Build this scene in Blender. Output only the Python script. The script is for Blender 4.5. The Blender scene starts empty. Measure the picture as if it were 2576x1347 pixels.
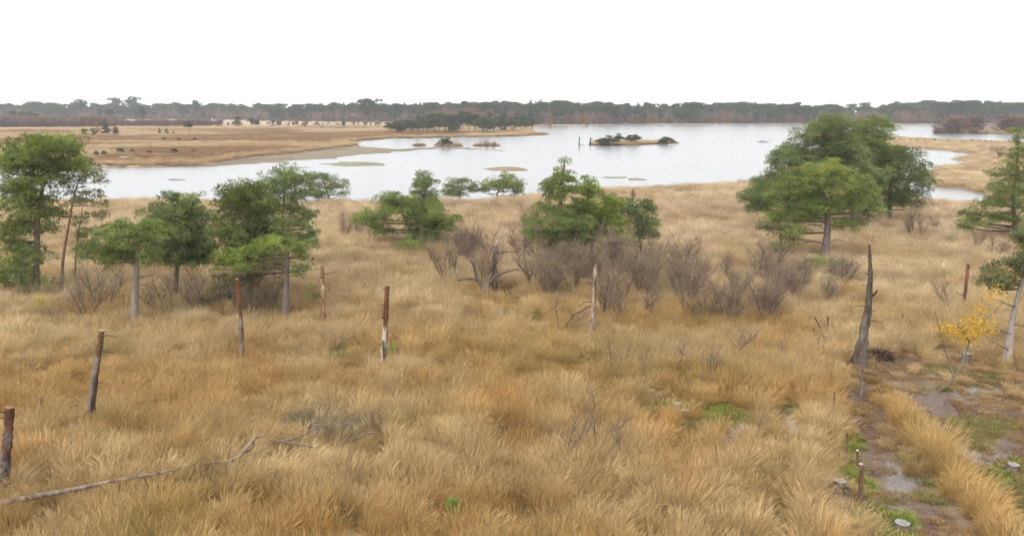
import bpy, math, random
import numpy as np
from mathutils import Vector

# ------------------------------------------------------------------ camera, sky, sun, exposure
scn = bpy.context.scene
COL = scn.collection
CW, CH, FPX, HZ, CAMH = 2576.0, 1347.0, 1943.0, 272.0, 12.0      # measuring frame of the photo
PITCH = math.atan((CH/2 - HZ)/FPX)
cam_d = bpy.data.cameras.new('camera'); cam = bpy.data.objects.new('camera', cam_d); COL.objects.link(cam)
cam.location = (0, 0, CAMH); cam.rotation_euler = (math.pi/2 - PITCH, 0, 0)
cam_d.sensor_width = 36; cam_d.lens = 36*FPX/CW; cam_d.clip_start = .1; cam_d.clip_end = 9000
scn.camera = cam

SUN_EL, SUN_AZ = math.radians(52), math.radians(215)               # behind the camera, a little to the left
w = bpy.data.worlds.new('World'); scn.world = w; w.use_nodes = True
nt = w.node_tree; nt.nodes.clear()
o_ = nt.nodes.new('ShaderNodeOutputWorld'); bg = nt.nodes.new('ShaderNodeBackground')
sky = nt.nodes.new('ShaderNodeTexSky'); sky.sky_type = 'NISHITA'; sky.sun_disc = False
sky.sun_elevation = SUN_EL; sky.sun_rotation = SUN_AZ; sky.air_density = 1; sky.dust_density = 4; sky.ozone_density = 1
hs = nt.nodes.new('ShaderNodeHueSaturation'); hs.inputs['Saturation'].default_value = .12
mx = nt.nodes.new('ShaderNodeMix'); mx.data_type = 'RGBA'; mx.inputs[0].default_value = .8
mx.inputs[7].default_value = (8.7, 8.8, 8.85, 1)                    # even cloud deck
nt.links.new(sky.outputs[0], hs.inputs['Color']); nt.links.new(hs.outputs[0], mx.inputs[6])
nt.links.new(mx.outputs[2], bg.inputs[0]); bg.inputs[1].default_value = .11
nt.links.new(bg.outputs[0], o_.inputs[0])
sd_ = bpy.data.lights.new('sun', 'SUN'); sun = bpy.data.objects.new('sun', sd_); COL.objects.link(sun)
sd_.energy = 1.0; sd_.angle = math.radians(25); sd_.color = (1, .97, .92)
sun.rotation_euler = (math.pi/2 - SUN_EL, 0, -SUN_AZ + math.pi)
vs = scn.view_settings; vs.view_transform = 'Standard'; vs.look = 'None'; vs.exposure = 1.0; vs.gamma = 1; vs.use_curve_mapping = False
cy = scn.cycles
cy.max_bounces = 5; cy.diffuse_bounces = 2; cy.glossy_bounces = 2; cy.transmission_bounces = 3; cy.transparent_max_bounces = 4; cy.volume_bounces = 0
cy.use_denoising = True; cy.use_adaptive_sampling = True; cy.adaptive_threshold = .03; cy.adaptive_min_samples = 16
try: cy.denoiser = 'OPENIMAGEDENOISE'
except Exception: pass
cy.caustics_reflective = False; cy.caustics_refractive = False

# ------------------------------------------------------------------ measuring helpers
rng = np.random.default_rng(7); random.seed(7)
CP, SP = math.cos(PITCH), math.sin(PITCH)
WL = -.35                                                           # water level
def ray(px, py):
    x = (px - CW/2)/FPX; y = -(py - CH/2)/FPX
    return np.array([x, CP + y*SP, -SP + y*CP])
def G(px, py, z=0.):                                                # where a sight line meets level z
    d = ray(px, py); t = (z - CAMH)/d[2]; return np.array([d[0]*t, d[1]*t, z])
def P(px, py, Y):                                                   # where it meets the upright plane at distance Y
    d = ray(px, py); t = Y/d[1]; return np.array([d[0]*t, Y, CAMH + d[2]*t])
def mpp(Y): return Y/(FPX*CP)                                       # metres for one measured pixel

def h2(ix, iy, s):
    n = (ix.astype(np.int64)*374761393 + iy.astype(np.int64)*668265263 + s*974634211) & 0x7fffffff
    n = ((n ^ (n >> 13))*1274126177) & 0x7fffffff
    return ((n ^ (n >> 16)) & 0xffff)/65535.
def vnoise(x, y, s=0):
    x = np.asarray(x, float); y = np.asarray(y, float)
    ix = np.floor(x); iy = np.floor(y); fx = x-ix; fy = y-iy
    fx = fx*fx*(3-2*fx); fy = fy*fy*(3-2*fy)
    a = h2(ix, iy, s); b = h2(ix+1, iy, s); c = h2(ix, iy+1, s); d = h2(ix+1, iy+1, s)
    return (a*(1-fx)+b*fx)*(1-fy) + (c*(1-fx)+d*fx)*fy
def fbm(x, y, s=0, o=3):
    r = 0; a = .5; t = 0
    for k in range(o):
        r = r + a*vnoise(np.asarray(x)*2**k + 17.3*k, np.asarray(y)*2**k + 5.1*k, s+k); t += a; a *= .5
    return r/t
def sstep(a, b, x):
    t = np.clip((x-a)/(b-a), 0, 1); return t*t*(3-2*t)
def mix(a, b, t):
    t = np.asarray(t)[..., None]; return np.asarray(a)*(1-t) + np.asarray(b)*t

def sdist(poly, x, y):                                              # signed distance, positive inside
    poly = np.asarray(poly); n = len(poly)
    out = np.full(x.shape, 1e18); ins = np.zeros(x.shape, bool)
    for i in range(n):
        ax, ay = poly[i]; bx, by = poly[(i+1) % n]
        ex, ey = bx-ax, by-ay; px, py = x-ax, y-ay
        t = np.clip((px*ex+py*ey)/(ex*ex+ey*ey+1e-12), 0, 1)
        out = np.minimum(out, (px-ex*t)**2 + (py-ey*t)**2)
        if ay != by:
            c = ((ay > y) != (by > y)) & (x < (bx-ax)*(y-ay)/(by-ay) + ax); ins ^= c
    d = np.sqrt(out); return np.where(ins, d, -d)
def wp(pts, z=WL): return [tuple(G(a, b, z)[:2]) for a, b in pts]

# ------------------------------------------------------------------ shorelines
NEAR = wp([(-1500,530),(-300,525),(0,521),(250,515),(400,512),(540,513),(760,520),(880,517),(960,520),(1100,513),(1200,511),(1330,502),(1500,484),(1700,475),(1890,465),(2040,463),(2200,474),(2290,500),(2340,513),(2420,519),(2470,521),(2500,503),(2478,488),(2420,474),(2360,470),(2338,466),(2344,456),(2334,443),(2348,424),(2400,415),(2444,408),(2388,400),(2455,392),(2392,381),(2300,373.5),(2200,371),(2180,362),(2205,352),(2250,346),(2350,351),(2576,360),(3000,363)])
NEAR += [(2600,250),(2600,-2600),(-2600,-2600),(-2600,60)]
FAR = wp([(-1500,432),(0,425),(230,421),(390,420),(520,416),(560,405),(628,396),(700,390),(759,384),(840,372),(905,366),(868,358),(978,348),(1075,347),(1160,345),(1300,343),(1350,340),(1384,338),(1340,334),(1335,324),(1340,317),(1500,314.5),(1800,313),(2100,312.5),(2344,313),(2800,312),(4200,312)])
FAR += [(2600,620),(2600,2600),(-2600,2600),(-2600,160)]
REDI = wp([(2345,330),(2365,334.5),(2450,336),(2576,338),(3300,341),(3300,318),(2360,318)])
ISLE = wp([(1482,364),(1505,366.5),(1580,366),(1640,363),(1690,361),(1712,361),(1690,358),(1600,356),(1520,356),(1490,358)])
ISL1 = wp([(1038,367),(1066,368),(1070,366),(1050,365)]); ISL2 = wp([(1095,367.5),(1160,368),(1160,365),(1100,365)]); ISL3 = wp([(1192,367.5),(1256,368),(1250,365.5),(1195,365)])
MUD = wp([(390,421.5),(520,419),(628,412),(720,406),(807,402.5),(894,391.5),(980,384),(1056,377.8),(1103,373.5),(1180,377),(1266,379),(1270,377.5),(1180,371.5),(1110,369.3),(1060,371.5),(1000,375),(950,371),(905,366),(840,369),(759,380),(628,392),(500,412)])
LANDS = [NEAR, FAR, REDI, ISLE, ISL1, ISL2, ISL3]
POOL = wp([(728,322.6),(850,324.3),(965,323.6),(960,321.5),(850,320.6),(735,321.2)])

def land_sd(x, y):
    dist = np.hypot(x, y)
    nz = (fbm(x*.35, y*.35, 3)-.5)*np.clip(dist/70, .6, 3.)
    sd = np.max([sdist(p, x, y) for p in LANDS], axis=0)
    sd = np.minimum(sd, -sdist(POOL, x, y))
    return sd + nz*np.clip(1-np.abs(sd)/20, 0, 1)
def ground_z(x, y, sd=None):
    x = np.asarray(x, float); y = np.asarray(y, float)
    if sd is None: sd = land_sd(x, y)
    z = np.where(sd > 0, WL + np.minimum(.35, .04 + sd*.22), WL + np.maximum(-.9, sd*.25))
    md = sdist(MUD, x, y) + (fbm(x*.12, y*.2, 5)-.5)*9
    z = np.maximum(z, np.where(md > 0, WL + np.minimum(.05, md*.02), WL + np.maximum(-.9, md*.06)))
    amp = np.clip(sd/4, 0, 1)
    z = z + amp*((fbm(x*.22, y*.22, 11)-.5)*.35 + (fbm(x*.9, y*.9, 12, 2)-.5)*.14)
    return z

# bare / mossy places in the near land: (px, py, rx, ry, kind)
PATCH = [
 (2250,915,95,32,'soil'), (2160,985,40,35,'soil'), (2390,1015,115,42,'mud'), (2445,985,62,17,'silt'), (2200,1060,52,55,'soil'),
 (2480,1085,105,40,'moss'), (2540,1120,60,40,'mud'), (2425,1135,42,28,'silt'), (2530,1195,60,28,'green'), (2535,1160,60,24,'silt'),
 (2260,1215,58,52,'silt'), (2220,1170,50,60,'mud'), (2290,1280,62,50,'mud'), (2350,1330,60,40,'soil'), (2400,1400,80,60,'soil'), (2580,1260,60,60,'moss'),
 (2140,1110,26,24,'green'), (2130,1195,42,26,'green'), (2190,1228,24,24,'green'), (2255,1330,62,32,'green'), (2180,1290,40,40,'moss'),
 (1775,1032,85,36,'green'), (1740,1070,60,26,'moss'), (1930,1040,40,40,'moss'), (1560,1230,40,16,'moss'), (350,1080,50,12,'moss'), (1450,900,60,12,'moss'), (640,1260,70,16,'moss'), (1835,1085,38,26,'silt'), (1640,1010,40,22,'moss'),
 (870,890,75,18,'moss'), (760,880,30,14,'moss'), (985,878,20,12,'green'), (60,925,60,14,'moss'), (1290,750,52,9,'moss'), (1370,790,50,12,'moss'), (1080,885,50,12,'moss'),
 (1320,1285,26,12,'moss'), (1950,1180,40,40,'moss'), (1990,1010,40,16,'moss'), (1110,1310,22,16,'silt'), (880,1300,60,20,'moss'), (530,1230,60,14,'moss'), (1650,1330,60,30,'moss'),
 (600,1135,60,22,'litter'), (830,1100,110,22,'litter'), (250,1222,200,10,'litter'), (1985,1080,36,22,'silt'), (1960,1300,40,22,'moss'), (2330,880,70,14,'litter'), (2480,925,70,16,'litter'), (2090,850,50,8,'litter'), (2210,885,35,12,'soil'),
]
def patch_world():
    r = []
    for px, py, rx, ry, k in PATCH:
        c = G(px, py); a = G(px, py-ry); b = G(px, py+ry)
        r.append((c[0], (a[1]+b[1])/2, rx*mpp(c[1]), abs(a[1]-b[1])/2, c[0]/c[1], k))
    return r
PW = patch_world()
PCOL = {'soil': (.100,.057,.036), 'mud': (.118,.074,.052), 'silt': (.21,.188,.172), 'moss': (.15,.145,.055), 'green': (.17,.22,.05), 'litter': (.27,.185,.10)}
def patches(x, y, clear=0.):                                                  # weights of each kind of bare ground
    out = {}
    n = (fbm(x*.8, y*.8, 31, 4)-.5)*2.0
    for cx, cy_, rx, ry, sl, k in PW:
        e = clear*cy_/12; cy_ = cy_-e*.5; ry = ry+e*.5; cx = cx-sl*e*.5; rx = rx*(1+clear*.2)
        m = (np.abs(y-cy_) < ry*2.2)
        if not m.any(): continue
        v = np.zeros(x.shape)
        dx = (x[m] - cx - sl*(y[m]-cy_))/rx; dy = (y[m]-cy_)/ry
        v[m] = sstep(1.28, .72, np.sqrt(dx*dx+dy*dy) + n[m])
        out[k] = np.maximum(out.get(k, 0), v)
    return out
# tall golden strip running through the trodden corner
STRIP = [tuple(G(a, b)[:2]) for a, b in [(2215,1005),(2248,1005),(2325,1080),(2400,1145),(2468,1230),(2535,1335),(2590,1420),(2530,1420),(2468,1335),(2388,1235),(2318,1145),(2250,1065)]]

TROD = [tuple(G(a, b)[:2]) for a, b in [(2125,905),(2230,878),(2400,890),(2500,915),(2640,930),(2800,1000),(2900,1430),(2400,1480),(2270,1400),(2160,1300),(2085,1210),(2075,1120),(2130,1040)]]
# ------------------------------------------------------------------ material helpers
def new_mat(name):
    m = bpy.data.materials.new(name); m.use_nodes = True; t = m.node_tree; t.nodes.clear()
    return m, t, t.nodes.new('ShaderNodeOutputMaterial')
def N(t, typ, **kw):
    n = t.nodes.new(typ)
    for k, v in kw.items(): setattr(n, k, v)
    return n
def foliage_mat(name, trans=.3, var=.25, hue=.03, instancer=False, tcol=(1.1,1.1,.75)):
    m, t, o = new_mat(name)
    a = N(t, 'ShaderNodeAttribute'); a.attribute_name = 'col'
    col = a.outputs['Color']
    if instancer:
        b = N(t, 'ShaderNodeAttribute', attribute_type='INSTANCER'); b.attribute_name = 'tint'
        mm = N(t, 'ShaderNodeMix', data_type='RGBA', blend_type='MULTIPLY'); mm.inputs[0].default_value = 1
        t.links.new(col, mm.inputs[6]); t.links.new(b.outputs['Color'], mm.inputs[7]); col = mm.outputs[2]
    else:
        oi = N(t, 'ShaderNodeObjectInfo'); mr = N(t, 'ShaderNodeMapRange')
        mr.inputs[3].default_value = 1-var; mr.inputs[4].default_value = 1+var
        t.links.new(oi.outputs['Random'], mr.inputs[0])
        h = N(t, 'ShaderNodeHueSaturation'); t.links.new(col, h.inputs['Color']); t.links.new(mr.outputs[0], h.inputs['Value']); col = h.outputs[0]
    d = N(t, 'ShaderNodeBsdfDiffuse'); tr = N(t, 'ShaderNodeBsdfTranslucent'); ms = N(t, 'ShaderNodeMixShader'); ms.inputs[0].default_value = trans
    tm = N(t, 'ShaderNodeMix', data_type='RGBA', blend_type='MULTIPLY'); tm.inputs[0].default_value = 1; tm.inputs[7].default_value = (*tcol, 1)
    t.links.new(col, d.inputs[0]); t.links.new(col, tm.inputs[6]); t.links.new(tm.outputs[2], tr.inputs[0])
    t.links.new(d.outputs[0], ms.inputs[1]); t.links.new(tr.outputs[0], ms.inputs[2]); t.links.new(ms.outputs[0], o.inputs[0])
    return m
def bark_mat(name, scale=9., bump=.6, contrast=.5, dark=(.35,.33,.32)):
    m, t, o = new_mat(name)
    a = N(t, 'ShaderNodeAttribute'); a.attribute_name = 'col'
    tc = N(t, 'ShaderNodeTexCoord'); mp = N(t, 'ShaderNodeMapping'); mp.inputs['Scale'].default_value = (1, 1, .28)
    nz = N(t, 'ShaderNodeTexNoise'); nz.inputs['Scale'].default_value = scale; nz.inputs['Detail'].default_value = 5; nz.inputs['Roughness'].default_value = .7
    t.links.new(tc.outputs['Object'], mp.inputs[0]); t.links.new(mp.outputs[0], nz.inputs['Vector'])
    mr = N(t, 'ShaderNodeMapRange'); mr.inputs[1].default_value = .4; mr.inputs[2].default_value = .6; t.links.new(nz.outputs[0], mr.inputs[0])
    mm = N(t, 'ShaderNodeMix', data_type='RGBA', blend_type='MULTIPLY'); mm.inputs[7].default_value = (*dark, 1)
    mu = N(t, 'ShaderNodeMath', operation='MULTIPLY'); mu.inputs[1].default_value = contrast
    t.links.new(mr.outputs[0], mu.inputs[0]); t.links.new(mu.outputs[0], mm.inputs[0]); t.links.new(a.outputs['Color'], mm.inputs[6])
    p = N(t, 'ShaderNodeBsdfPrincipled'); p.inputs['Roughness'].default_value = .85; p.inputs['Specular IOR Level'].default_value = .25
    bp = N(t, 'ShaderNodeBump'); bp.inputs['Strength'].default_value = bump; bp.inputs['Distance'].default_value = .03
    t.links.new(nz.outputs[0], bp.inputs['Height']); t.links.new(bp.outputs[0], p.inputs['Normal']); t.links.new(mm.outputs[2], p.inputs['Base Color'])
    t.links.new(p.outputs[0], o.inputs[0]); return m

M_GRASS = foliage_mat('dry_moor_grass', .35, instancer=True, tcol=(1.05,1,.85))
M_NEEDLE = foliage_mat('pine_needles', .42, .06)
M_FAR = foliage_mat('distant_foliage', .2, .22)
M_LEAF = foliage_mat('autumn_leaves', .4, .05, tcol=(1,1,.8))
M_BARK = bark_mat('pine_bark'); M_DEAD = bark_mat('weathered_dead_wood', 7, .7, .75, (.30,.24,.20)); M_TWIG = bark_mat('twig_bark', 14, .2, .3)
M_CUT = bark_mat('sawn_wood', 20, .1, .2)

# ------------------------------------------------------------------ mesh helpers
def mesh_np(name, v, f, c=None, smooth=False):
    v = np.asarray(v, np.float32); f = np.asarray(f, np.int32); k = f.shape[1]
    me = bpy.data.meshes.new(name)
    me.vertices.add(len(v)); me.vertices.foreach_set('co', v.ravel())
    me.loops.add(f.size); me.loops.foreach_set('vertex_index', f.ravel())
    me.polygons.add(len(f)); me.polygons.foreach_set('loop_start', np.arange(len(f), dtype=np.int32)*k)
    if smooth: me.polygons.foreach_set('use_smooth', np.ones(len(f), bool))
    if c is not None:
        c = np.asarray(c, np.float32)
        if c.ndim == 1: c = np.tile(c, (len(v), 1))
        a = me.color_attributes.new('col', 'FLOAT_COLOR', 'POINT')
        a.data.foreach_set('color', np.hstack([c, np.ones((len(v), 1), np.float32)]).ravel())
    me.update(calc_edges=True); return me
class MB:
    def __init__(s): s.v = []; s.f = []; s.c = []; s.n = 0
    def add(s, v, f, c):
        v = np.asarray(v, float); c = np.asarray(c, float)
        if c.ndim == 1: c = np.tile(c, (len(v), 1))
        s.v.append(v); s.f.append(np.asarray(f)+s.n); s.c.append(c); s.n += len(v)
    def mesh(s, name, origin=(0,0,0), smooth=False):
        return mesh_np(name, np.vstack(s.v)-np.asarray(origin), np.vstack(s.f), np.vstack(s.c), smooth)
    def build(s, name, mat, parent=None, origin=(0,0,0), smooth=False):
        me = s.mesh(name, origin, smooth); me.materials.append(mat)
        o = bpy.data.objects.new(name, me); COL.objects.link(o); o.parent = parent; return o
def tube(mb, pts, rad, col, sides=6, rough=0., cap=True, capcol=None):
    pts = np.asarray(pts, float); n = len(pts); rad = np.broadcast_to(np.asarray(rad, float), (n,))
    tan = np.gradient(pts, axis=0); tan /= np.linalg.norm(tan, axis=1)[:, None]+1e-9
    ref = np.array([0, 1., .13]) if abs(tan[0][2]) > .7 else np.array([.1, .05, 1.])
    u = np.cross(tan, ref); u /= np.linalg.norm(u, axis=1)[:, None]+1e-9; v = np.cross(tan, u)
    an = np.arange(sides)*2*math.pi/sides
    rr = rad[:, None]*(1 + rough*(rng.random((n, sides))-.5)*2)
    ring = pts[:, None, :] + rr[:, :, None]*(np.cos(an)[None, :, None]*u[:, None, :] + np.sin(an)[None, :, None]*v[:, None, :])
    V = ring.reshape(-1, 3); F = []
    for i in range(n-1):
        a = i*sides + np.arange(sides); b = i*sides + (np.arange(sides)+1) % sides
        F.append(np.stack([a, b, b+sides], 1)); F.append(np.stack([a, b+sides, a+sides], 1))
    col = np.asarray(col, float)
    C = np.tile(col, (len(V), 1)) if col.ndim == 1 else (col if len(col) == len(V) else np.repeat(col, sides, 0))
    mb.add(V, np.vstack(F), C)
    if cap:
        cc = capcol if capcol is not None else (col if col.ndim == 1 else col[-1])
        R = ring[-1]; V2 = np.vstack([R, R.mean(0)[None]]); a = np.arange(sides)
        mb.add(V2, np.stack([a, (a+1) % sides, np.full(sides, sides)], 1), cc)
def spline(pts, n):
    pts = np.asarray(pts, float)
    if len(pts) == 2:
        t = np.linspace(0, 1, n)[:, None]; return pts[0]*(1-t)+pts[1]*t
    e = np.vstack([2*pts[0]-pts[1], pts, 2*pts[-1]-pts[-2]]); out = []
    for t in np.linspace(0, len(pts)-1-1e-6, n):
        i = int(t); f = t-i; a, b, c, d = e[i:i+4]
        out.append(.5*(2*b + (c-a)*f + (2*a-5*b+4*c-d)*f*f + (3*b-3*c+d-a)*f**3))
    return np.array(out)
def unit(v): return v/(np.linalg.norm(v, axis=-1, keepdims=True)+1e-9)
def tufts(mb, cen, dirs, k, ln, wd, col, spread=.85):                # k needle blades at each point
    n = len(cen); cen = np.repeat(cen, k, 0); col = np.repeat(col, k, 0)
    d = unit(np.repeat(dirs, k, 0) + spread*rng.normal(size=(n*k, 3))*.75)
    L = ln*(.65+.6*rng.random((n*k, 1))); s = unit(np.cross(d, rng.normal(size=(n*k, 3))))*wd*(.7+.6*rng.random((n*k, 1)))
    V = np.stack([cen-s, cen+s, cen+d*L], 1).reshape(-1, 3)
    mb.add(V, np.arange(n*k*3).reshape(-1, 3), np.repeat(col*(.85+.3*rng.random((n*k, 1))), 3, 0))
def ell_pts(n, shell=.55):
    d = unit(rng.normal(size=(n, 3))); r = (shell + (1-shell)*rng.random((n, 1)))
    r = np.where(rng.random((n, 1)) < .25, rng.random((n, 1))**.5, r); return d*r, d
def thing(name, label, cat, loc=(0,0,0), group=None):
    o = bpy.data.objects.new(name, None); COL.objects.link(o); o.location = Vector([float(q) for q in loc]); o.empty_display_size = .2
    o['label'] = label; o['category'] = cat
    if group: o['group'] = group
    return o
def tag(o, label, cat=None, group=None, kind=None):
    o['label'] = label
    if cat: o['category'] = cat
    if group: o['group'] = group
    if kind: o['kind'] = kind
    return o
def copy_tree(o, loc, rz=0, sc=1., label=None, group=None, cat=None):
    r = o.copy(); COL.objects.link(r); r.location = Vector([float(q) for q in loc]); r.rotation_euler[2] = rz
    r.scale = (sc, sc, sc) if np.isscalar(sc) else tuple(float(q) for q in sc)
    if label: r['label'] = label
    if group: r['group'] = group
    if cat: r['category'] = cat
    for ch in o.children:
        c = ch.copy(); COL.objects.link(c); c.parent = r
    return r
def gz(x, y): return float(ground_z(np.array([x]), np.array([y]))[0])
def base_at(px, py):
    g = G(px, py); return np.array([g[0], g[1], gz(g[0], g[1])])

# ------------------------------------------------------------------ ground and lake
def make_ground():
    r = [6.]
    while r[-1] < 2500: r.append(r[-1]*1.0135)
    r = np.array([.0] + [2., 4.] + r)
    front = np.radians(np.linspace(-46, 46, 440)); back = np.radians(np.linspace(46, 314, 60))[1:-1]
    th = np.concatenate([front, back]); nr, na = len(r), len(th)
    R, T = np.meshgrid(r, th, indexing='ij'); x = (R*np.sin(T)).ravel(); y = (R*np.cos(T)).ravel()
    sd = land_sd(x, y); z = ground_z(x, y, sd)
    i = np.arange(nr-1)[:, None]; j = np.arange(na)[None, :]; jn = (j+1) % na
    F = np.stack([i*na+j, i*na+jn, (i+1)*na+jn, (i+1)*na+j], -1).reshape(-1, 4)[:, ::-1]
    c = mix((.26,.165,.075), (.19,.11,.048), sstep(.35, .7, fbm(x*.5, y*.5, 41)))
    c = mix(c, mix((.36,.27,.165), (.22,.15,.10), sstep(.4, .65, fbm(x*.03, y*.05, 42))), sstep(110, 150, np.hypot(x, y)))
    c = mix(c, (.16,.115,.075), sstep(.7, 0, np.where(sd > 0, sd, 0))*.8)
    md = sdist(MUD, x, y); mc = mix((.13,.088,.055), (.17,.135,.08), sstep(.4, .6, fbm(x*.09, y*.12, 44))); c = mix(c, mc, sstep(-8, 2, md)*(sd < .5))
    tr = sstep(-.4, 1., sdist(TROD, x, y) + (fbm(x*.7, y*.7, 33)-.5)*1.6)
    tc = mix((.105,.064,.042), (.20,.138,.078), sstep(.35, .6, fbm(x*.8, y*.8, 34))); tc = mix(tc, (.13,.14,.055), sstep(.55, .7, fbm(x*.6, y*.6, 35))*.8)
    c = mix(c, tc, tr)
    for k, v in patches(x, y).items():
        if not np.isscalar(v): c = mix(c, PCOL[k], v)
    pw_ = patches(x, y); wet = np.zeros(x.shape)
    for k, q in (('silt', 1.), ('mud', .55), ('soil', .15)): wet = np.maximum(wet, pw_.get(k, 0)*q)
    wet = np.maximum(wet, sstep(-6, 2, md)*(sd < .5)*.15)
    z = z - .05*sstep(.7, 1., wet)
    me = mesh_np('ground', np.stack([x, y, z], 1), F, c, True)
    wa = me.attributes.new('wet', 'FLOAT', 'POINT'); wa.data.foreach_set('value', wet.astype(np.float32))
    m, t, o = new_mat('heath_soil')
    a = N(t, 'ShaderNodeAttribute'); a.attribute_name = 'col'
    g = N(t, 'ShaderNodeNewGeometry')
    n1 = N(t, 'ShaderNodeTexNoise'); n1.inputs['Scale'].default_value = 3.2; n1.inputs['Detail'].default_value = 8; n1.inputs['Roughness'].default_value = .72
    n2 = N(t, 'ShaderNodeTexNoise'); n2.inputs['Scale'].default_value = 17.; n2.inputs['Detail'].default_value = 4
    t.links.new(g.outputs['Position'], n1.inputs['Vector']); t.links.new(g.outputs['Position'], n2.inputs['Vector'])
    ad = N(t, 'ShaderNodeMath', operation='ADD'); t.links.new(n1.outputs[0], ad.inputs[0]); t.links.new(n2.outputs[0], ad.inputs[1])
    mr = N(t, 'ShaderNodeMapRange'); mr.inputs[1].default_value = .7; mr.inputs[2].default_value = 1.3; mr.inputs[3].default_value = .5; mr.inputs[4].default_value = 1.5
    t.links.new(ad.outputs[0], mr.inputs[0])
    h = N(t, 'ShaderNodeHueSaturation'); t.links.new(a.outputs['Color'], h.inputs['Color']); t.links.new(mr.outputs[0], h.inputs['Value'])
    p = N(t, 'ShaderNodeBsdfPrincipled'); p.inputs['Specular IOR Level'].default_value = .5
    wt = N(t, 'ShaderNodeAttribute'); wt.attribute_name = 'wet'; wn = N(t, 'ShaderNodeMath', operation='MULTIPLY'); t.links.new(wt.outputs['Fac'], wn.inputs[0]); t.links.new(n1.outputs[0], wn.inputs[1])
    wr = N(t, 'ShaderNodeMapRange'); wr.inputs[1].default_value = .1; wr.inputs[2].default_value = .52; wr.inputs[3].default_value = .85; wr.inputs[4].default_value = .14; t.links.new(wn.outputs[0], wr.inputs[0]); t.links.new(wr.outputs[0], p.inputs['Roughness'])
    b = N(t, 'ShaderNodeBump'); b.inputs['Strength'].default_value = .8; b.inputs['Distance'].default_value = .08
    t.links.new(ad.outputs[0], b.inputs['Height']); t.links.new(b.outputs[0], p.inputs['Normal'])
    t.links.new(h.outputs[0], p.inputs['Base Color']); t.links.new(p.outputs[0], o.inputs[0])
    me.materials.append(m); ob = bpy.data.objects.new('ground', me); COL.objects.link(ob); ob['kind'] = 'structure'
    ob['label'] = 'flat heath ground with peat and mossy patches under dry grass'
make_ground()

def make_lake():
    x0, x1, y0, y1 = -1500, 1500, 55, 760
    me = mesh_np('lake', [(x0,y0,WL),(x1,y0,WL),(x1,y1,WL),(x0,y1,WL)], [(0,1,2,3)])
    m, t, o = new_mat('lake_water')
    g = N(t, 'ShaderNodeNewGeometry'); mp = N(t, 'ShaderNodeMapping'); mp.inputs['Scale'].default_value = (1, .6, 1)
    n1 = N(t, 'ShaderNodeTexNoise'); n1.inputs['Scale'].default_value = 2.2; n1.inputs['Detail'].default_value = 4
    t.links.new(g.outputs['Position'], mp.inputs[0]); t.links.new(mp.outputs[0], n1.inputs['Vector'])
    n2 = N(t, 'ShaderNodeTexNoise'); n2.inputs['Scale'].default_value = .022; n2.inputs['Detail'].default_value = 3
    t.links.new(mp.outputs[0], n2.inputs['Vector'])
    mr = N(t, 'ShaderNodeMapRange'); mr.inputs[1].default_value = .4; mr.inputs[2].default_value = .6; mr.inputs[3].default_value = .35; mr.inputs[4].default_value = .7
    t.links.new(n2.outputs[0], mr.inputs[0])
    b = N(t, 'ShaderNodeBump'); b.inputs['Distance'].default_value = .05; t.links.new(mr.outputs[0], b.inputs['Strength']); t.links.new(n1.outputs[0], b.inputs['Height'])
    p = N(t, 'ShaderNodeBsdfPrincipled'); p.inputs['Base Color'].default_value = (.165,.169,.172,1); p.inputs['Roughness'].default_value = .22; p.inputs['IOR'].default_value = 1.33
    t.links.new(b.outputs[0], p.inputs['Normal']); t.links.new(p.outputs[0], o.inputs[0])
    me.materials.append(m); ob = bpy.data.objects.new('lake', me); COL.objects.link(ob); ob['kind'] = 'structure'
    ob['label'] = 'pale grey lake under an overcast sky'
make_lake()

def mudflat(px0, px1, py0, py1, label, col):                        # low bank that just breaks the surface
    a = G((px0+px1)/2, py0, WL); b = G((px0+px1)/2, py1, WL); c = (a+b)/2
    rx = (px1-px0)/2*mpp(c[1]); ry = abs(a[1]-b[1])/2; n = 48; V = [(0,0,.09)]; an = np.arange(n)*2*math.pi/n
    for s, h in ((.35,.085),(.7,.06),(1.,-.03)):
        q = 1 + (fbm(np.cos(an)*2.6+px0, np.sin(an)*2.6, 9)-.5)*.95
        V += [(math.copysign(abs(math.cos(t))**.8, math.cos(t))*rx*s*k, math.sin(t)*ry*s*k + (c[0]/c[1])*0, h) for t, k in zip(an, q)]
    V = np.array(V); V[:, 0] += V[:, 1]*c[0]/c[1]
    F = [(0, 1+i, 1+(i+1) % n, 1+(i+1) % n) for i in range(n)]
    T = [(0, 1+i, 1+(i+1) % n) for i in range(n)]
    for r in range(2):
        for i in range(n):
            a0 = 1+r*n+i; a1 = 1+r*n+(i+1) % n; T += [(a0, a0+n, a1+n), (a0, a1+n, a1)]
    cc = mix(np.tile(col, (len(V), 1)), (.30,.28,.22), sstep(.5, .75, fbm(V[:, 0]*.3, V[:, 1]*.15, 2)))
    me = mesh_np('mudflat', V, T, cc, True); me.materials.append(M_MUD)
    o = bpy.data.objects.new('mudflat', me); COL.objects.link(o); o.location = (c[0], c[1], WL); tag(o, label, kind='structure')
M_MUD = bark_mat('wet_mud', 1.2, .4, .5, (.7,.65,.55))
mudflat(420,468,450.5,453.5,'thin dark mud bar in the water near the big shore pine', (.09,.08,.06))
mudflat(729,782,420,422.6,'thin dark mud bar just off the brown mudflat', (.10,.09,.06))
mudflat(815,978,406,419.5,'long olive mudflat with pale streaks in the lake', (.17,.16,.09))
mudflat(1218,1332,418.5,431,'oval brown mudflat alone in the open lake', (.19,.13,.07))
mudflat(1506,1582,444.5,448.5,'narrow dark mud bar in front of the wooded islet', (.13,.11,.07))
mudflat(1578,1626,447.5,454.5,'small brown mud bar touching a narrower dark one', (.16,.12,.07))
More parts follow.
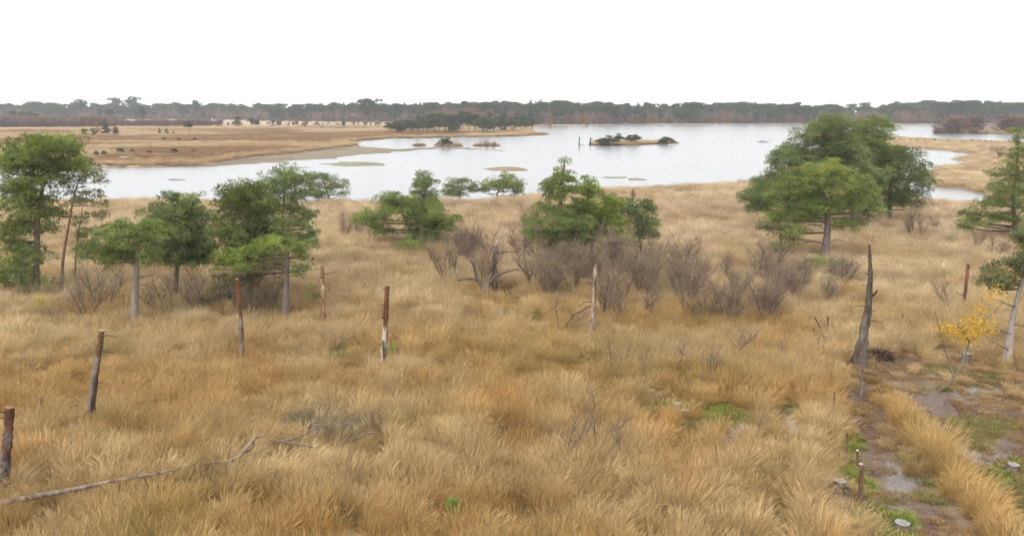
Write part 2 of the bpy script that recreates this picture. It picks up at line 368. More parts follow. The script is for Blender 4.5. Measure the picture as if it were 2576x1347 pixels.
mudflat(640,720,405.5,409.5,'thin streak of mud in the water beside the brown flat', (.15,.12,.08))

# ------------------------------------------------------------------ grass (uncountable: one scattered mass for each kind)
def scatter(name, pts, rot, sc, idx, tint, sources, label, cat='grass'):
    n = len(pts); me = bpy.data.meshes.new(name); me.vertices.add(n); me.vertices.foreach_set('co', np.asarray(pts, np.float32).ravel())
    for nm, ty, key, dat in (('rot','FLOAT_VECTOR','vector',rot), ('sc','FLOAT_VECTOR','vector',sc), ('idx','INT','value',idx), ('tint','FLOAT_COLOR','color',np.hstack([tint, np.ones((n,1))]))):
        a = me.attributes.new(nm, ty, 'POINT'); a.data.foreach_set(key, np.asarray(dat, np.int32 if ty == 'INT' else np.float32).ravel())
    c = bpy.data.collections.new(name+'_source')
    for s in sources: c.objects.link(s)
    ob = bpy.data.objects.new(name, me); COL.objects.link(ob); tag(ob, label, cat, kind='stuff')
    t = bpy.data.node_groups.new(name+'_scatter', 'GeometryNodeTree')
    t.interface.new_socket('Geometry', in_out='INPUT', socket_type='NodeSocketGeometry'); t.interface.new_socket('Geometry', in_out='OUTPUT', socket_type='NodeSocketGeometry')
    gi = t.nodes.new('NodeGroupInput'); go = t.nodes.new('NodeGroupOutput'); ip = t.nodes.new('GeometryNodeInstanceOnPoints')
    ci = t.nodes.new('GeometryNodeCollectionInfo'); ci.inputs['Collection'].default_value = c; ci.inputs['Separate Children'].default_value = True; ci.inputs['Reset Children'].default_value = True
    def at(nm, ty):
        q = t.nodes.new('GeometryNodeInputNamedAttribute'); q.data_type = ty; q.inputs['Name'].default_value = nm; return [s for s in q.outputs if s.enabled][0]
    e = t.nodes.new('FunctionNodeEulerToRotation')
    L = t.links.new
    L(gi.outputs[0], ip.inputs['Points']); L(ci.outputs[0], ip.inputs['Instance']); ip.inputs['Pick Instance'].default_value = True
    L(at('idx','INT'), ip.inputs['Instance Index']); L(at('rot','FLOAT_VECTOR'), e.inputs[0]); L(e.outputs[0], ip.inputs['Rotation']); L(at('sc','FLOAT_VECTOR'), ip.inputs['Scale'])
    L(ip.outputs[0], go.inputs[0])
    md = ob.modifiers.new('scatter', 'NODES'); md.node_group = t
    return ob

def tussock(name, nb, R, H, spread, droop, wind, wd, nplume, leafc, plumec, plume_h=1.25):
    mb = MB()
    th = rng.random(nb)*2*math.pi; r = R*np.sqrt(rng.random(nb)); p0 = np.stack([r*np.cos(th), r*np.sin(th), np.zeros(nb)-.03], 1)
    out = unit(np.stack([np.cos(th), np.sin(th), np.zeros(nb)], 1) + rng.normal(size=(nb, 3))*.35*np.array([1,1,0]))
    L = H*(.55+.6*rng.random((nb, 1)))
    d = unit(out*spread*(r/R)[:, None] + np.array([wind, 0, 1.]) + rng.normal(size=(nb, 3))*.18)
    p1 = p0 + d*L*.5; d2 = unit(d + out*droop*(.5+rng.random((nb, 1))) + np.array([wind*1.3, 0, -droop*.5])); p2 = p1 + d2*L*.5
    s = unit(np.cross(d, rng.normal(size=(nb, 3))))*wd*(.6+.8*rng.random((nb, 1)))
    V = np.stack([p0-s, p0+s, p1+s*.85, p1-s*.85, p2], 1).reshape(-1, 3); b = np.arange(nb)[:, None]*5
    F = np.concatenate([b+[0,1,2], b+[0,2,3], b+[3,2,4]], 0)
    c = np.asarray(leafc)*(.7+.6*rng.random((nb, 1))); c = mix(c, (.54,.40,.23), rng.random(nb)*.5)
    mb.add(V, F, np.repeat(c, 5, 0))
    if nplume:
        n = nplume; th = rng.random(n)*2*math.pi; r = R*.7*np.sqrt(rng.random(n)); p0 = np.stack([r*np.cos(th), r*np.sin(th), np.zeros(n)], 1)
        d = unit(p0*1.6/R*spread*.7 + np.array([wind*.8, 0, 1.]) + rng.normal(size=(n, 3))*.12); L = H*plume_h*(.75+.4*rng.random((n, 1)))
        pa = p0 + d*L*.62; d2 = unit(d + np.array([wind, 0, -.12]) + rng.normal(size=(n, 3))*.15); pb = pa + d2*L*.2; pc = pb + unit(d2+np.array([wind*.6, 0, -.15]))*L*.2
        s = unit(np.cross(d, rng.normal(size=(n, 3)))); w1 = wd*.35; w2 = wd*1.5
        V = np.stack([p0-s*w1, p0+s*w1, pa+s*w1, pa-s*w1, pb-s*w2, pb+s*w2, pc], 1).reshape(-1, 3); b = np.arange(n)[:, None]*7
        F = np.concatenate([b+[0,1,2], b+[0,2,3], b+[3,2,5], b+[3,5,4], b+[4,5,6]], 0)
        c = np.asarray(plumec)*(.8+.4*rng.random((n, 1))); mb.add(V, F, np.repeat(c, 7, 0))
    me = mb.mesh(name); me.materials.append(M_GRASS); return bpy.data.objects.new(name, me)

STRAW, OCHRE, PLUME = (.505,.380,.210), (.440,.312,.150), (.57,.435,.26)
SRC = []
for k in range(10):
    kind = k % 5
    nb, R, H, sp, dr, wi, np_ = [(240,.26,.62,.85,.95,.12,50), (220,.28,.68,.7,.8,.22,66), (270,.32,.50,1.05,1.0,.10,26), (200,.24,.78,.55,.75,.28,72), (230,.30,.58,.9,.85,.06,44)][kind]
    SRC.append(tussock('tussock_%02d' % k, nb, R, H, sp, dr, wi, .0042, np_, STRAW if kind in (1, 3) else OCHRE, PLUME))
SHORT = [tussock('short_%02d' % k, 70, .2, .13, 1.3, .6, 0., .008, 0, (.5,.5,.5), (.5,.5,.5)) for k in range(4)]

def grass_tint(x, y):
    n1 = fbm(x*.16, y*.16, 51); n2 = fbm(x*.55, y*.55, 52); n3 = rng.random(x.shape)
    t = np.ones(x.shape+(3,))*np.array([.955,.975,1.01])
    t = mix(t, (1.06,1.12,1.22), sstep(.5, .72, n1)*.9)              # paler straw
    t = mix(t, (.94,.87,.68), sstep(.46, .28, n1)*.7)                 # rusty
    t = mix(t, (.84,.70,.50), sstep(.56, .76, n2)*.6)
    t = mix(t, (.62,.66,.45), sstep(.62, .8, fbm(x*.3, y*.3, 55))*.5) # a little olive
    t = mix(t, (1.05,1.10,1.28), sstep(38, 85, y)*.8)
    t = mix(t, t*np.array([.74,.68,.58]), sstep(.56, .76, fbm(x*.8, y*.8, 57, 2))*.8)
    t = mix(t, t*np.array([1.12,1.12,1.14]), sstep(.55, .75, fbm(x*.6, y*.6, 58, 2))*.7)
    t = mix(t, t*np.array([.74,.70,.74]), sstep(.55, .72, fbm(x*.13, y*.2, 59))*sstep(45, 60, y)*.7)
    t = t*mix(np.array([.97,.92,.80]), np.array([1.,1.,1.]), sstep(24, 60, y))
    return t*(.78+.42*n3)[..., None]

def near_grass():
    X = []; Y = []; S = []
    for y0, y1, stp, s in ((13,30,.31,.92),(30,50,.36,1.),(50,75,.46,1.15),(75,128,.62,1.4),(128,330,1.7,2.4)):
        hw = y1*.86 + 5
        gx, gy = np.meshgrid(np.arange(-hw, hw, stp), np.arange(y0, y1, stp)); gx = gx.ravel()+(rng.random(gx.size)-.5)*stp*1.3; gy = gy.ravel()+(rng.random(gy.size)-.5)*stp*1.3
        k = np.abs(gx) < gy*.80+4; X.append(gx[k]); Y.append(gy[k]); S.append(np.full(k.sum(), s))
    x = np.concatenate(X); y = np.concatenate(Y); s = np.concatenate(S)
    sdn = np.maximum(sdist(NEAR, x, y), -99) + (fbm(x*.35, y*.35, 3)-.5)*1.2
    k = sdn > .35; x, y, s, sdn = x[k], y[k], s[k], sdn[k]
    bare = np.zeros(x.shape); mossy = np.zeros(x.shape)
    for kk, v in patches(x, y, .95).items():
        if np.isscalar(v): continue
        bare = np.maximum(bare, v*{'litter': .75, 'moss': .8, 'soil': .97, 'mud': 1., 'silt': 1., 'green': .95}[kk])
    strip = sdist(STRIP, x, y); bare = np.where(strip > .05, 0, bare)
    trod = sstep(-.6, .8, sdist(TROD, x, y) + (fbm(x*.7, y*.7, 33)-.5)*1.6)*(strip < .05); bare = np.maximum(bare, trod*(.80+.16*sstep(40, 26, y)))
    dens = .97 - .45*sstep(.62, .8, fbm(x*.28, y*.28, 61)) - .5*sstep(.60, .74, fbm(x*.62, y*.62, 62, 2))
    k = rng.random(x.shape) < dens*(1-bare); x, y, s, sdn, strip, trod = x[k], y[k], s[k], sdn[k], strip[k], trod[k]
    z = ground_z(x, y); n = len(x)
    hgt = .20 + .70*fbm(x*.3, y*.3, 71) + .80*fbm(x*.85, y*.85, 72, 2) + .30*rng.random(n); hgt *= 1-.5*trod; s = s*(1-.3*trod); hgt = np.where(strip > .05, hgt*.92, hgt); hgt *= np.clip(.55+sdn*.12, .5, 1)
    far = sstep(125, 135, y); sc = np.stack([s*(.85+.35*rng.random(n))]*2 + [hgt*(1-far*.4)], 1); sc[:, 2] *= (1 + .1*(s-1))
    pale = sstep(.45, .7, fbm(x*.16, y*.16, 51))
    idx = np.where(rng.random(n) < pale*.7, rng.choice([1,3,6,8], n), rng.choice([0,2,4,5,7,9,1], n))
    rot = np.stack([(rng.random(n)-.5)*.25, (rng.random(n)-.5)*.25 + .08 + .35*(fbm(x*.12, y*.12, 81)-.5), np.where(rng.random(n) < .5, rng.random(n)*6.283, (rng.random(n)-.5)*1.8 + 2.6*(fbm(x*.1, y*.1, 82)-.5))], 1)
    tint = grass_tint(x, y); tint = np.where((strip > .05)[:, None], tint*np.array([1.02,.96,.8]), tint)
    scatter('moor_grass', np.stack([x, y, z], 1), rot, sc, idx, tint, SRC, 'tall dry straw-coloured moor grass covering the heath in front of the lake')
    print('near grass', n)
near_grass()

def far_grass():
    n0 = 90000
    th = rng.uniform(-.72, .72, n0); r = np.sqrt(rng.uniform(140**2, 560**2, n0)); x = r*np.sin(th); y = r*np.cos(th)
    sd = np.max([sdist(p, x, y) for p in (FAR, ISLE, REDI, ISL1, ISL2, ISL3)], axis=0); sd = np.minimum(sd, -sdist(POOL, x, y))
    k = (sd > .8) & (rng.random(n0) < np.clip(1.5-y/620, .35, 1)); x, y, sd = x[k], y[k], sd[k]
    # extra rim of tall pale grass along the far shoreline
    ex = []; fl = np.array(FAR[:18])
    for i in range(len(fl)-1):
        L = np.linalg.norm(fl[i+1]-fl[i])
        if L > 900: continue
        m = int(min(L*5, 1500)); t = rng.random((m, 1)); ex.append(fl[i]*(1-t)+fl[i+1]*t + rng.normal(size=(m, 2))*np.array([2., 6.]))
    for poly, m in ((ISLE, 1500), (ISL1, 120), (ISL2, 260), (ISL3, 260)):
        p = np.array(poly); lo, hi = p.min(0), p.max(0); ex.append(lo + rng.random((m*3, 2))*(hi-lo))
    e = np.vstack(ex); es = np.max([sdist(p, e[:, 0], e[:, 1]) for p in (FAR, ISLE, ISL1, ISL2, ISL3)], axis=0); e = e[es > .3]
    rim = np.concatenate([np.zeros(len(x)), np.ones(len(e))]); x = np.concatenate([x, e[:, 0]]); y = np.concatenate([y, e[:, 1]])
    z = ground_z(x, y); n = len(x)
    n1 = fbm(x*.022, y*.03, 91); n2 = fbm(x*.06, y*.08, 92); heath = sstep(.44, .58, n1)*(1-rim*.8)
    tint = mix(np.ones((n, 3))*np.array([.92,.93,1.02]), (.50,.40,.39), heath*.9); tint = mix(tint, (.75,.62,.5), sstep(.5, .7, n2)*.5)
    tint = mix(tint, (.42,.52,.36), sstep(.70, .8, fbm(x*.05, y*.07, 95))*.7*(1-rim)); tint *= (.85+.3*rng.random(n))[:, None]
    s = 1.5 + y/260; hgt = (.8 - .35*heath + .25*rim)*(.8+.4*rng.random(n))
    onisl = np.max([sdist(p, x, y) for p in (ISLE, ISL1, ISL2, ISL3)], axis=0) > 0; s = np.where(onisl, 1.6, s); hgt = np.where(onisl, hgt*.55, hgt)
    sc = np.stack([s*(.9+.4*rng.random(n))]*2 + [hgt*1.15], 1)
    idx = rng.choice(len(SRC), n); rot = np.stack([np.zeros(n), np.zeros(n), rng.random(n)*6.28], 1)
    scatter('heath_grass', np.stack([x, y, z], 1), rot, sc, idx, tint, [s.copy() for s in SRC], 'tan and brown heath grass on the low land across the water')
    print('far grass', n)
far_grass()

def moss():
    n0 = 260000
    x = rng.uniform(-45, 45, n0); y = rng.uniform(16, 72, n0); k = np.abs(x) < y*.75+3; x, y = x[k], y[k]
    w = patches(x, y); g = np.maximum(w.get('green', 0), 0); m = np.maximum(w.get('moss', 0), 0); l = np.maximum(np.maximum(w.get('litter', 0), w.get('soil', 0)*.3), w.get('mud', 0)*.12)
    tr = sstep(-.3, .8, sdist(TROD, x, y)); bl = np.maximum(w.get('silt', 0), np.maximum(w.get('mud', 0), w.get('soil', 0))); lt = tr*sstep(.38, .62, fbm(x*.9, y*.9, 36))*(1-bl*.92)*.75; mt = tr*sstep(.52, .68, fbm(x*.6, y*.6, 35))*(1-bl*.9)
    m = np.maximum(m, mt); l = np.maximum(l, lt); tot = np.maximum(np.maximum(g, m*.8), l*.6); k = rng.random(x.shape) < tot*.8; x, y, g, m, l = x[k], y[k], g[k], m[k], l[k]; n = len(x)
    tint = mix(np.tile((.66,.46,.25), (n, 1)), (.50,.50,.22), m); tint = mix(tint, (.52,.60,.17), g); tint *= (.6+.8*rng.random(n))[:, None]
    br = rng.random(n) < .22; tint[br] = np.array([.55,.36,.16])*(.6+.6*rng.random((br.sum(), 1)))
    z = ground_z(x, y); s = .7+.8*rng.random(n)
    scatter('moss_carpet', np.stack([x, y, z], 1), np.stack([np.zeros(n), np.zeros(n), rng.random(n)*6.28], 1), np.stack([s, s, s*(.6+1.2*rng.random(n))], 1), rng.choice(4, n), tint, SHORT, 'green moss and short grass on the bare patches of the heath', 'moss')
    print('moss', n)
moss()

# ------------------------------------------------------------------ pines of the near land
GREEN = {'mid': (.212,.268,.100), 'dark': (.170,.208,.084), 'blue': (.205,.260,.122), 'bright': (.240,.312,.088), 'yellow': (.255,.296,.098), 'grey': (.208,.220,.124)}
BK_LO, BK_UP = (.165,.125,.105), (.30,.135,.062)
def pad(mb, mbt, c, rad, col, rc, dens, k=5, nt=14, ln=.18, wd=.016, feed=None):
    """a foliage pad: many small domed needle clumps spread through a flattened ellipsoid"""
    a, b, cz = rad
    n = max(3, int(dens*1.3*(a*b + (a+b)*.5*cz)/(rc*rc)))
    p, d = ell_pts(n, .5); cen = c + p*np.array([a, b, cz]); up = unit(d*np.array([.8,.8,.6]) + np.array([0,0,.75]))
    shade = np.clip(.85+.35*rng.random((n, 1)), 0, 2); colr = np.asarray(col)*shade*(1+rng.normal(size=(n, 1))*.08)
    colr = mix(colr, colr*np.array([1.35,1.12,.7]), (rng.random(n) < .25)*.7)
    q, e = ell_pts(n*nt, .6); C = np.repeat(cen, nt, 0); U = np.repeat(up, nt, 0); rr = rc*(.65+.6*rng.random((n*nt, 1)))
    e = unit(e + U*.75); pos = C + e*rr*np.array([1.15,1.15,.62])
    tufts(mb, pos, unit(e*.7+np.array([0,0,.55])), k, ln, wd, np.repeat(colr, nt, 0))
    if mbt is not None:
        src = c if feed is None else feed
        for i in range(0, n, 3):
            m = (src+cen[i])/2 + np.array([0,0,-.08]); tube(mbt, [src, m, cen[i]], [.016,.010,.005], (.10,.075,.05), 3, cap=False)
def pine(label, base, trunk, r0, pads, tint='mid', dens=1., rc=.27, bare=(), name='pine_tree', group=None, depth=.75, orange=.55, copies=2, pale=0., seedv=0, cat='pine tree', deadcol=(.19,.15,.125)):
    global rng
    rng = np.random.default_rng(int(base[0]*7+base[1]*13+seedv))
    B = base_at(*base); Y = B[1]; m = mpp(Y)
    root = thing(name, label, cat, B, group)
    # trunk
    pts = [B - np.array([0,0,.25])] + [P(a, b, Y) for a, b in trunk]
    off = (rng.random(len(pts))-.5)*.35*r0*4; off[0] = 0
    pts = [p + np.array([0, o, 0]) for p, o in zip(pts, off)]
    T = spline(pts, max(8, 4*len(pts))); n = len(T); t = np.linspace(0, 1, n); R = r0*(1-.72*t)*(1+.45*np.exp(-t*14))
    bc = mix(np.tile(BK_LO, (n, 1)), BK_UP, sstep(orange-.25, orange+.15, t)*.8); bc = mix(bc, (.42,.37,.32), np.full(n, pale))
    ml = MB(); tube(ml, T, R, bc, 9, .10)
    # limbs and foliage pads
    mf = MB(); cols = GREEN[tint] if isinstance(tint, str) else tint
    if dens >= .74 and len(pads) > 6:                                # inner pads that fill the crown's depth
        ex = []
        for i in range(int(len(pads)*.5)):
            a, b = pads[rng.integers(len(pads))], pads[rng.integers(len(pads))]
            if abs(a[0]-b[0]) < 110 and abs(a[1]-b[1]) < 60: ex.append(((a[0]+b[0])/2, (a[1]+b[1])/2, (a[2]+b[2])*.42, (a[3]+b[3])*.5, rng.normal()*.9))
        pads = list(pads) + ex
    for q in pads:
        px, py, rx, ry = q[:4]; dz = q[4] if len(q) > 4 else None; tc = GREEN[q[5]] if len(q) > 5 else cols
        a = rx*m*1.04; b = max(ry*m*1.32, .12)
        for k in range(copies if dz is None else 1):
            yo = dz if dz is not None else ((k+.5)/copies-.5)*2*depth*max(a, .8) + rng.normal()*.25*a
            c = P(px, py, Y) + np.array([rng.normal()*.12*a if k else 0, yo, rng.normal()*.1*b])
            # limb from the trunk, starting below the pad
            zt = c[2] - .2 - .10*abs(c[0]-np.interp(c[2], T[:, 2], T[:, 0]))
            j = int(np.clip(np.searchsorted(T[:, 2], zt), 2, n-1)); s = T[j]
            mid = s*.45 + c*.55 + np.array([0, 0, -.05*np.linalg.norm(c-s)]) + rng.normal(size=3)*.08
            L = spline([s, mid, c], 7); lr = max(.02, min(R[j]*.45, .012*np.linalg.norm(c-s)+.02))
            lc = mix(np.tile((.12,.088,.068), (7, 1)), BK_UP, np.full(7, .15)); tube(ml, L, lr*np.linspace(1, .35, 7), lc, 5, .08)
            nsub = 1 if a < .45 else 4 if a < 1.1 else 6
            if nsub == 1: pad(mf, ml, c, (a, a*.85, b), np.asarray(tc)*(.9+.2*rng.random()), rc, dens, feed=L[5])
            else:
                for w3, _ in [ell_pts(1, .7) for _k in range(nsub)]:
                    u = .36+.2*rng.random(); pad(mf, ml, c + w3[0]*np.array([a, a*.9, b])*.82, (a*u, a*u, b*(.52+.25*rng.random())), np.asarray(tc)*(.62+.65*rng.random()), rc, dens*.76, feed=L[5])
    ml.build('trunk', M_BARK, root, B)
    mf.build('crown', M_NEEDLE, root, B)
    for br in bare:                                                  # dead boughs without needles
        mbr = MB(); L = spline([P(a, b, Y) + np.array([0, (0 if i == 0 else rng.normal()*.25), 0]) for i, (a, b) in enumerate(br)], 9)
        tube(mbr, L, .045*np.linspace(1, .25, 9), deadcol, 5, .1)
        for i in range(3, 8):
            d = L[i]-L[i-1]; e = L[i] + unit(d + rng.normal(size=3)*np.linalg.norm(d)*1.4)*(.15+.3*rng.random()); tube(mbr, [L[i], e], [.014,.005], deadcol, 3, cap=False)
        mbr.build('dead_bough', M_DEAD, root, B)
    return root

# the tall pine at the picture's edge and its thin neighbours
pine('tall dense pine at the picture edge, crown above the tan far bank', (88,748), [(92,640),(98,540),(108,470),(118,410),(122,372)], .19,
  [(40,385,42,18),(95,362,50,18),(150,372,46,22),(190,362,24,22),(110,400,70,24),(60,410,55,16),(175,408,45,20),(205,420,30,12),(30,430,45,10,-.6),(35,470,40,18),(70,500,50,18),(25,520,35,22),(100,530,45,18),(50,560,50,20),(15,600,35,24),(60,620,45,20),(30,660,40,22),(85,660,38,18),(60,700,45,18),(100,715,40,16),(15,690,25,22),(100,455,60,12,-.9),(130,430,60,14,.4),(60,455,50,12,.6),(90,490,50,14,-.8),(120,575,40,12,.5),(75,590,40,14,-.7)], 'mid', .85, bare=[((92,560),(60,575),(25,592)),((95,640),(60,668),(20,690))], orange=.5)
pine('slender reddish pine stem leaning towards the water with thin see-through crown', (152,745), [(160,650),(172,580),(180,520),(192,468),(215,430)], .10,
  [(235,430,36,14),(250,455,24,16),(200,455,42,12),(165,450,35,10),(225,490,40,10),(180,500,42,12),(255,505,16,8),(215,515,40,9),(150,480,35,12),(240,540,26,8),(150,545,40,12)], 'grey', .5, copies=1, orange=.35)
pine('thinnest dark pine pole with a few sprays, third of the edge pines', (187,715), [(190,660),(196,600),(202,560),(208,520)], .065,
  [(208,560,26,10),(225,585,24,10),(195,590,20,8),(245,605,28,12),(215,615,22,8)], 'grey', .5, copies=1)
pine('pine with a thick bare grey-pink trunk and low spreading crown over dry shrubs', (336,822), [(337,740),(341,680),(344,625),(346,600)], .215,
  [(335,590,60,20),(285,600,40,18),(380,600,40,16),(245,620,36,18),(320,570,26,14),(370,575,30,10),(300,640,50,14),(360,645,40,12),(225,640,24,14),(290,660,34,12)], 'mid', .85, bare=[((344,700),(375,692),(392,690)),((341,720),(368,712),(385,728))], pale=.4, orange=.85)
pine('round bluish-green pine with slim trunk beside the tallest dark pine', (440,757), [(443,700),(447,650),(452,600),(455,545)], .15,
  [(430,520,42,18),(480,510,40,16),(400,545,36,18),(455,540,60,20),(515,545,34,22),(395,580,34,22),(450,580,62,22),(510,585,40,22),(420,615,52,20),(480,620,58,20),(390,645,30,14),(450,650,62,16),(520,640,34,18),(430,500,18,10),(500,650,44,16)], 'blue', .85)
pine('biggest dark olive pine of the near group with dense domed crown', (628,772), [(626,700),(624,640),(622,570),(622,500),(625,465)], .24,
  [(610,472,44,18),(655,478,36,18),(575,500,34,20),(620,505,62,22),(672,515,36,24),(560,540,34,22),(610,545,64,24),(670,560,44,26),(565,585,34,22),(625,590,66,24),(690,600,44,24),(580,630,40,22),(640,635,60,22),(700,640,40,20),(560,655,30,14),(600,665,44,14)], 'dark', .95, rc=.29)
pine('light green open pine standing behind the dark olive pine, boughs over the water', (716,690), [(714,620),(712,560),(714,500),(720,450)], .16,
  [(722,435,36,12),(690,450,30,16),(750,455,40,14),(700,480,46,18),(745,490,44,16),(700,520,44,18),(745,530,34,12),(778,545,20,10),(725,560,40,12),(770,575,24,12),(785,600,18,10),(740,600,40,14),(700,575,30,18)], 'blue', .75)
pine('flat-topped pine with bare purplish trunk and two shelf-like foliage layers', (717,803), [(718,740),(721,680),(722,640),(723,617)], .215,
  [(610,640,48,13,-.3,'bright'),(655,622,44,14,.2,'bright'),(690,622,36,13,-.5,'bright'),(580,655,26,10,.2,'bright'),(672,612,24,9,.5,'bright'),(640,650,50,11,.8),(600,668,36,8,-.7),(750,620,32,12,-.3,'bright'),(780,622,20,12,.3),(760,645,28,18,.1),(752,672,22,18,-.2),(770,690,14,10,.2),(650,672,40,8,.4,'grey'),(560,662,16,8,.2,'bright')], 'mid', .95,
  bare=[((719,682),(690,690),(663,712)),((721,682),(750,684),(768,710)),((718,706),(698,700),(664,704)),((722,645),(690,647),(655,655)),((721,667),(700,668),(685,670))], orange=.9, pale=.1)
pine('low grey-green young pine between the reddish snag and the flat-topped pine', (572,790), [(566,760),(562,725),(570,700)], .05,
  [(555,720,30,14),(545,745,34,14),(590,700,30,18),(585,735,34,18),(520,760,22,8),(600,760,22,12)], 'grey', .7, copies=1, name='young_pine')
pine('low dark young pine with drooping sprays under the flat-topped pine', (672,795), [(668,770),(662,735),(660,700)], .05,
  [(645,715,32,14),(680,735,30,14),(655,755,40,10),(640,690,26,12),(690,715,18,10),(620,700,20,14)], 'grey', .7, copies=1, name='young_pine')
pine('branchy pine on the shoreline with gaps showing water, beside the light green pine', (832,512), [(828,500),(822,478),(812,455)], .17,
  [(795,445,30,9),(822,447,28,10),(860,465,22,9),(780,465,26,9),(835,470,34,9),(812,485,36,7),(862,485,18,7),(785,490,26,6)], 'blue', .7, rc=.33, copies=2, bare=[((830,500),(855,493),(885,500)),((828,500),(800,497),(775,505))])
# middle group
pine('dense mid-green pine with dark forked boughs, left of the bare shrubs', (1047,625), [(1040,595),(1022,560),(1010,530),(1000,505)], .19,
  [(965,495,26,12),(1000,510,40,14),(1045,525,48,16),(990,530,40,14),(1085,535,36,14),(935,550,36,18),(1075,560,50,18),(1105,575,40,16),(960,575,34,14),(1060,590,40,14),(1130,568,20,9),(1148,552,13,7),(910,560,20,16),(1090,600,30,9),(1030,560,30,12,.8)], 'mid', .95, rc=.29, bare=[((1040,600),(1010,585),(975,580)),((1042,605),(1005,600),(960,590))])
pine('small bright bush of pine at the foot of the forked pine', (1030,640), [(1028,630),(1030,615)], .05, [(1030,625,34,11),(1010,615,20,9),(1055,618,20,9)], 'bright', .8, copies=1, name='young_pine')
pine('narrow pine spire rising against the water behind the forked pine', (1072,575), [(1070,540),(1068,490),(1067,445),(1066,432)], .13,
  [(1066,440,20,8),(1058,455,20,8),(1082,460,20,8),(1064,472,28,9),(1090,488,20,7),(1050,492,22,7),(1070,500,30,10),(1075,520,36,10),(1040,515,26,9)], 'blue', .75)
pine('small flat-crowned pine on the near shore, paler of the two before the oval mudflat', (1155,503), [(1157,490),(1160,475),(1162,462)], .13,
  [(1160,457,26,6),(1135,467,24,6),(1182,466,20,7),(1125,482,20,5),(1158,478,30,6),(1190,480,14,6),(1150,490,30,4)], 'blue', .7, rc=.32, copies=2)
pine('wind-shaped twin-stemmed pine on the near shore below the oval mudflat', (1252,502), [(1250,488),(1262,472),(1278,455)], .15,
  [(1275,447,22,8),(1245,460,28,8),(1295,462,22,9),(1225,472,22,7),(1270,468,34,8),(1308,476,14,7),(1215,482,12,5),(1300,486,16,5)], 'mid', .8, rc=.32, copies=2, bare=[((1252,500),(1236,492),(1222,472)),((1252,500),(1275,482),(1290,470))])
pine('bright green pine with tall open spire in the middle of the near land', (1405,680), [(1405,620),(1408,540),(1412,470),(1418,425),(1420,405)], .17,
  [(1421,407,8,6),(1412,425,9,6),(1432,438,14,6),(1402,448,16,6),(1428,455,20,6),(1390,465,22,7),(1412,478,26,9),(1440,478,18,7),(1372,480,18,7),(1405,500,34,11),(1380,530,40,11),(1425,530,40,12),(1350,555,30,12),(1395,560,48,14),(1440,560,40,14),(1335,580,22,10),(1380,590,50,13),(1440,590,40,13),(1420,615,50,10)], 'mid', .8)
pine('yellow-green broad pine with two short spires beside the open-spired pine', (1490,670), [(1488,620),(1484,560),(1480,500),(1478,455)], .16,
  [(1478,452,12,7),(1466,468,14,6),(1492,466,14,7),(1476,485,28,9),(1505,482,18,8),(1480,510,40,12),(1530,505,22,8),(1460,540,40,12),(1515,535,44,14),(1550,515,24,10),(1500,565,58,15),(1560,560,40,14),(1465,575,40,12),(1530,590,50,12),(1470,605,40,10)], 'bright', .9)
pine('rounded bluish pine at the end of the bright green middle pines', (1615,655), [(1612,620),(1606,570),(1602,530)], .14,
  [(1600,518,34,12),(1635,520,14,10),(1575,530,26,14),(1612,545,38,14),(1640,560,18,12),(1580,565,28,12),(1620,585,34,12),(1645,592,14,8),(1560,610,24,8)], 'blue', .85)
# the great pine group
pine('great old pine with thick grey trunk and huge layered yellow-green crown', (2076,660), [(2078,615),(2082,575),(2080,530),(2075,480),(2080,430)], .34,
  [(2095,428,46,16,None,'yellow'),(2050,440,42,16,None,'yellow'),(2135,445,42,16,None,'mid'),(2005,465,48,18,None,'mid'),(2080,465,60,20,None,'yellow'),(2150,480,48,18,None,'mid'),(1970,500,48,18,None,'mid'),(2040,505,60,20,None,'mid'),(2115,515,60,18,None,'mid'),(2180,525,40,14,None,'blue'),(1955,540,44,14,None,'yellow'),(2015,545,52,16,None,'mid'),(2065,530,34,16,None,'bright'),(1935,570,34,12,None,'grey'),(1995,575,34,14,None,'bright'),(1985,600,32,12,None,'mid'),(1955,622,26,10,None,'mid'),(2120,570,26,14,None,'bright'),(2160,555,34,10,None,'grey')], 'mid', .9, rc=.31, depth=.6,
  bare=[((2078,612),(2030,605),(1960,625),(1930,655)),((2078,618),(2110,605),(2145,612)),((2080,580),(2050,565),(2000,580)),((2082,555),(2060,568),(2010,560))], orange=1.1, pale=.15)
pine('dark blue-green giant crown towering behind the great old pine', (2150,578), [(2145,540),(2135,470),(2120,400),(2110,330)], .27,
  [(2095,308,44,13),(2060,325,40,14),(2125,322,40,14),(2040,345,40,16),(2100,345,50,18),(2010,375,46,18),(2075,380,60,20),(1985,405,50,18),(2050,410,60,18),(1960,430,40,16),(2130,385,40,18),(1940,455,40,16),(1915,475,36,14),(2000,440,50,16),(1955,385,16,9),(1945,400,18,8),(1895,485,32,13),(1875,500,24,10),(1925,505,44,17),(1905,520,34,12),(1940,470,44,18),(2180,440,40,16),(2150,420,46,16),(2150,395,52,24),(2190,470,50,26),(2110,440,60,26),(2040,470,50,22),(2170,505,42,20),(1990,480,50,22),(2075,350,50,22),(2120,370,46,22),(2060,440,54,22)], 'blue', 1.05, rc=.34, depth=.5)
pine('umbrella-topped pine leaning over the marsh channel behind the great pine', (2190,562), [(2180,520),(2178,450),(2185,390),(2195,345)], .2,
  [(2165,318,34,12),(2200,310,34,10),(2225,325,24,10),(2180,338,46,12),(2215,345,30,10),(2235,318,14,6),(2195,365,36,9),(2160,355,36,12),(2190,395,46,18),(2215,425,44,20),(2180,430,40,20),(2220,385,36,14)], 'mid', 1.0, rc=.34)
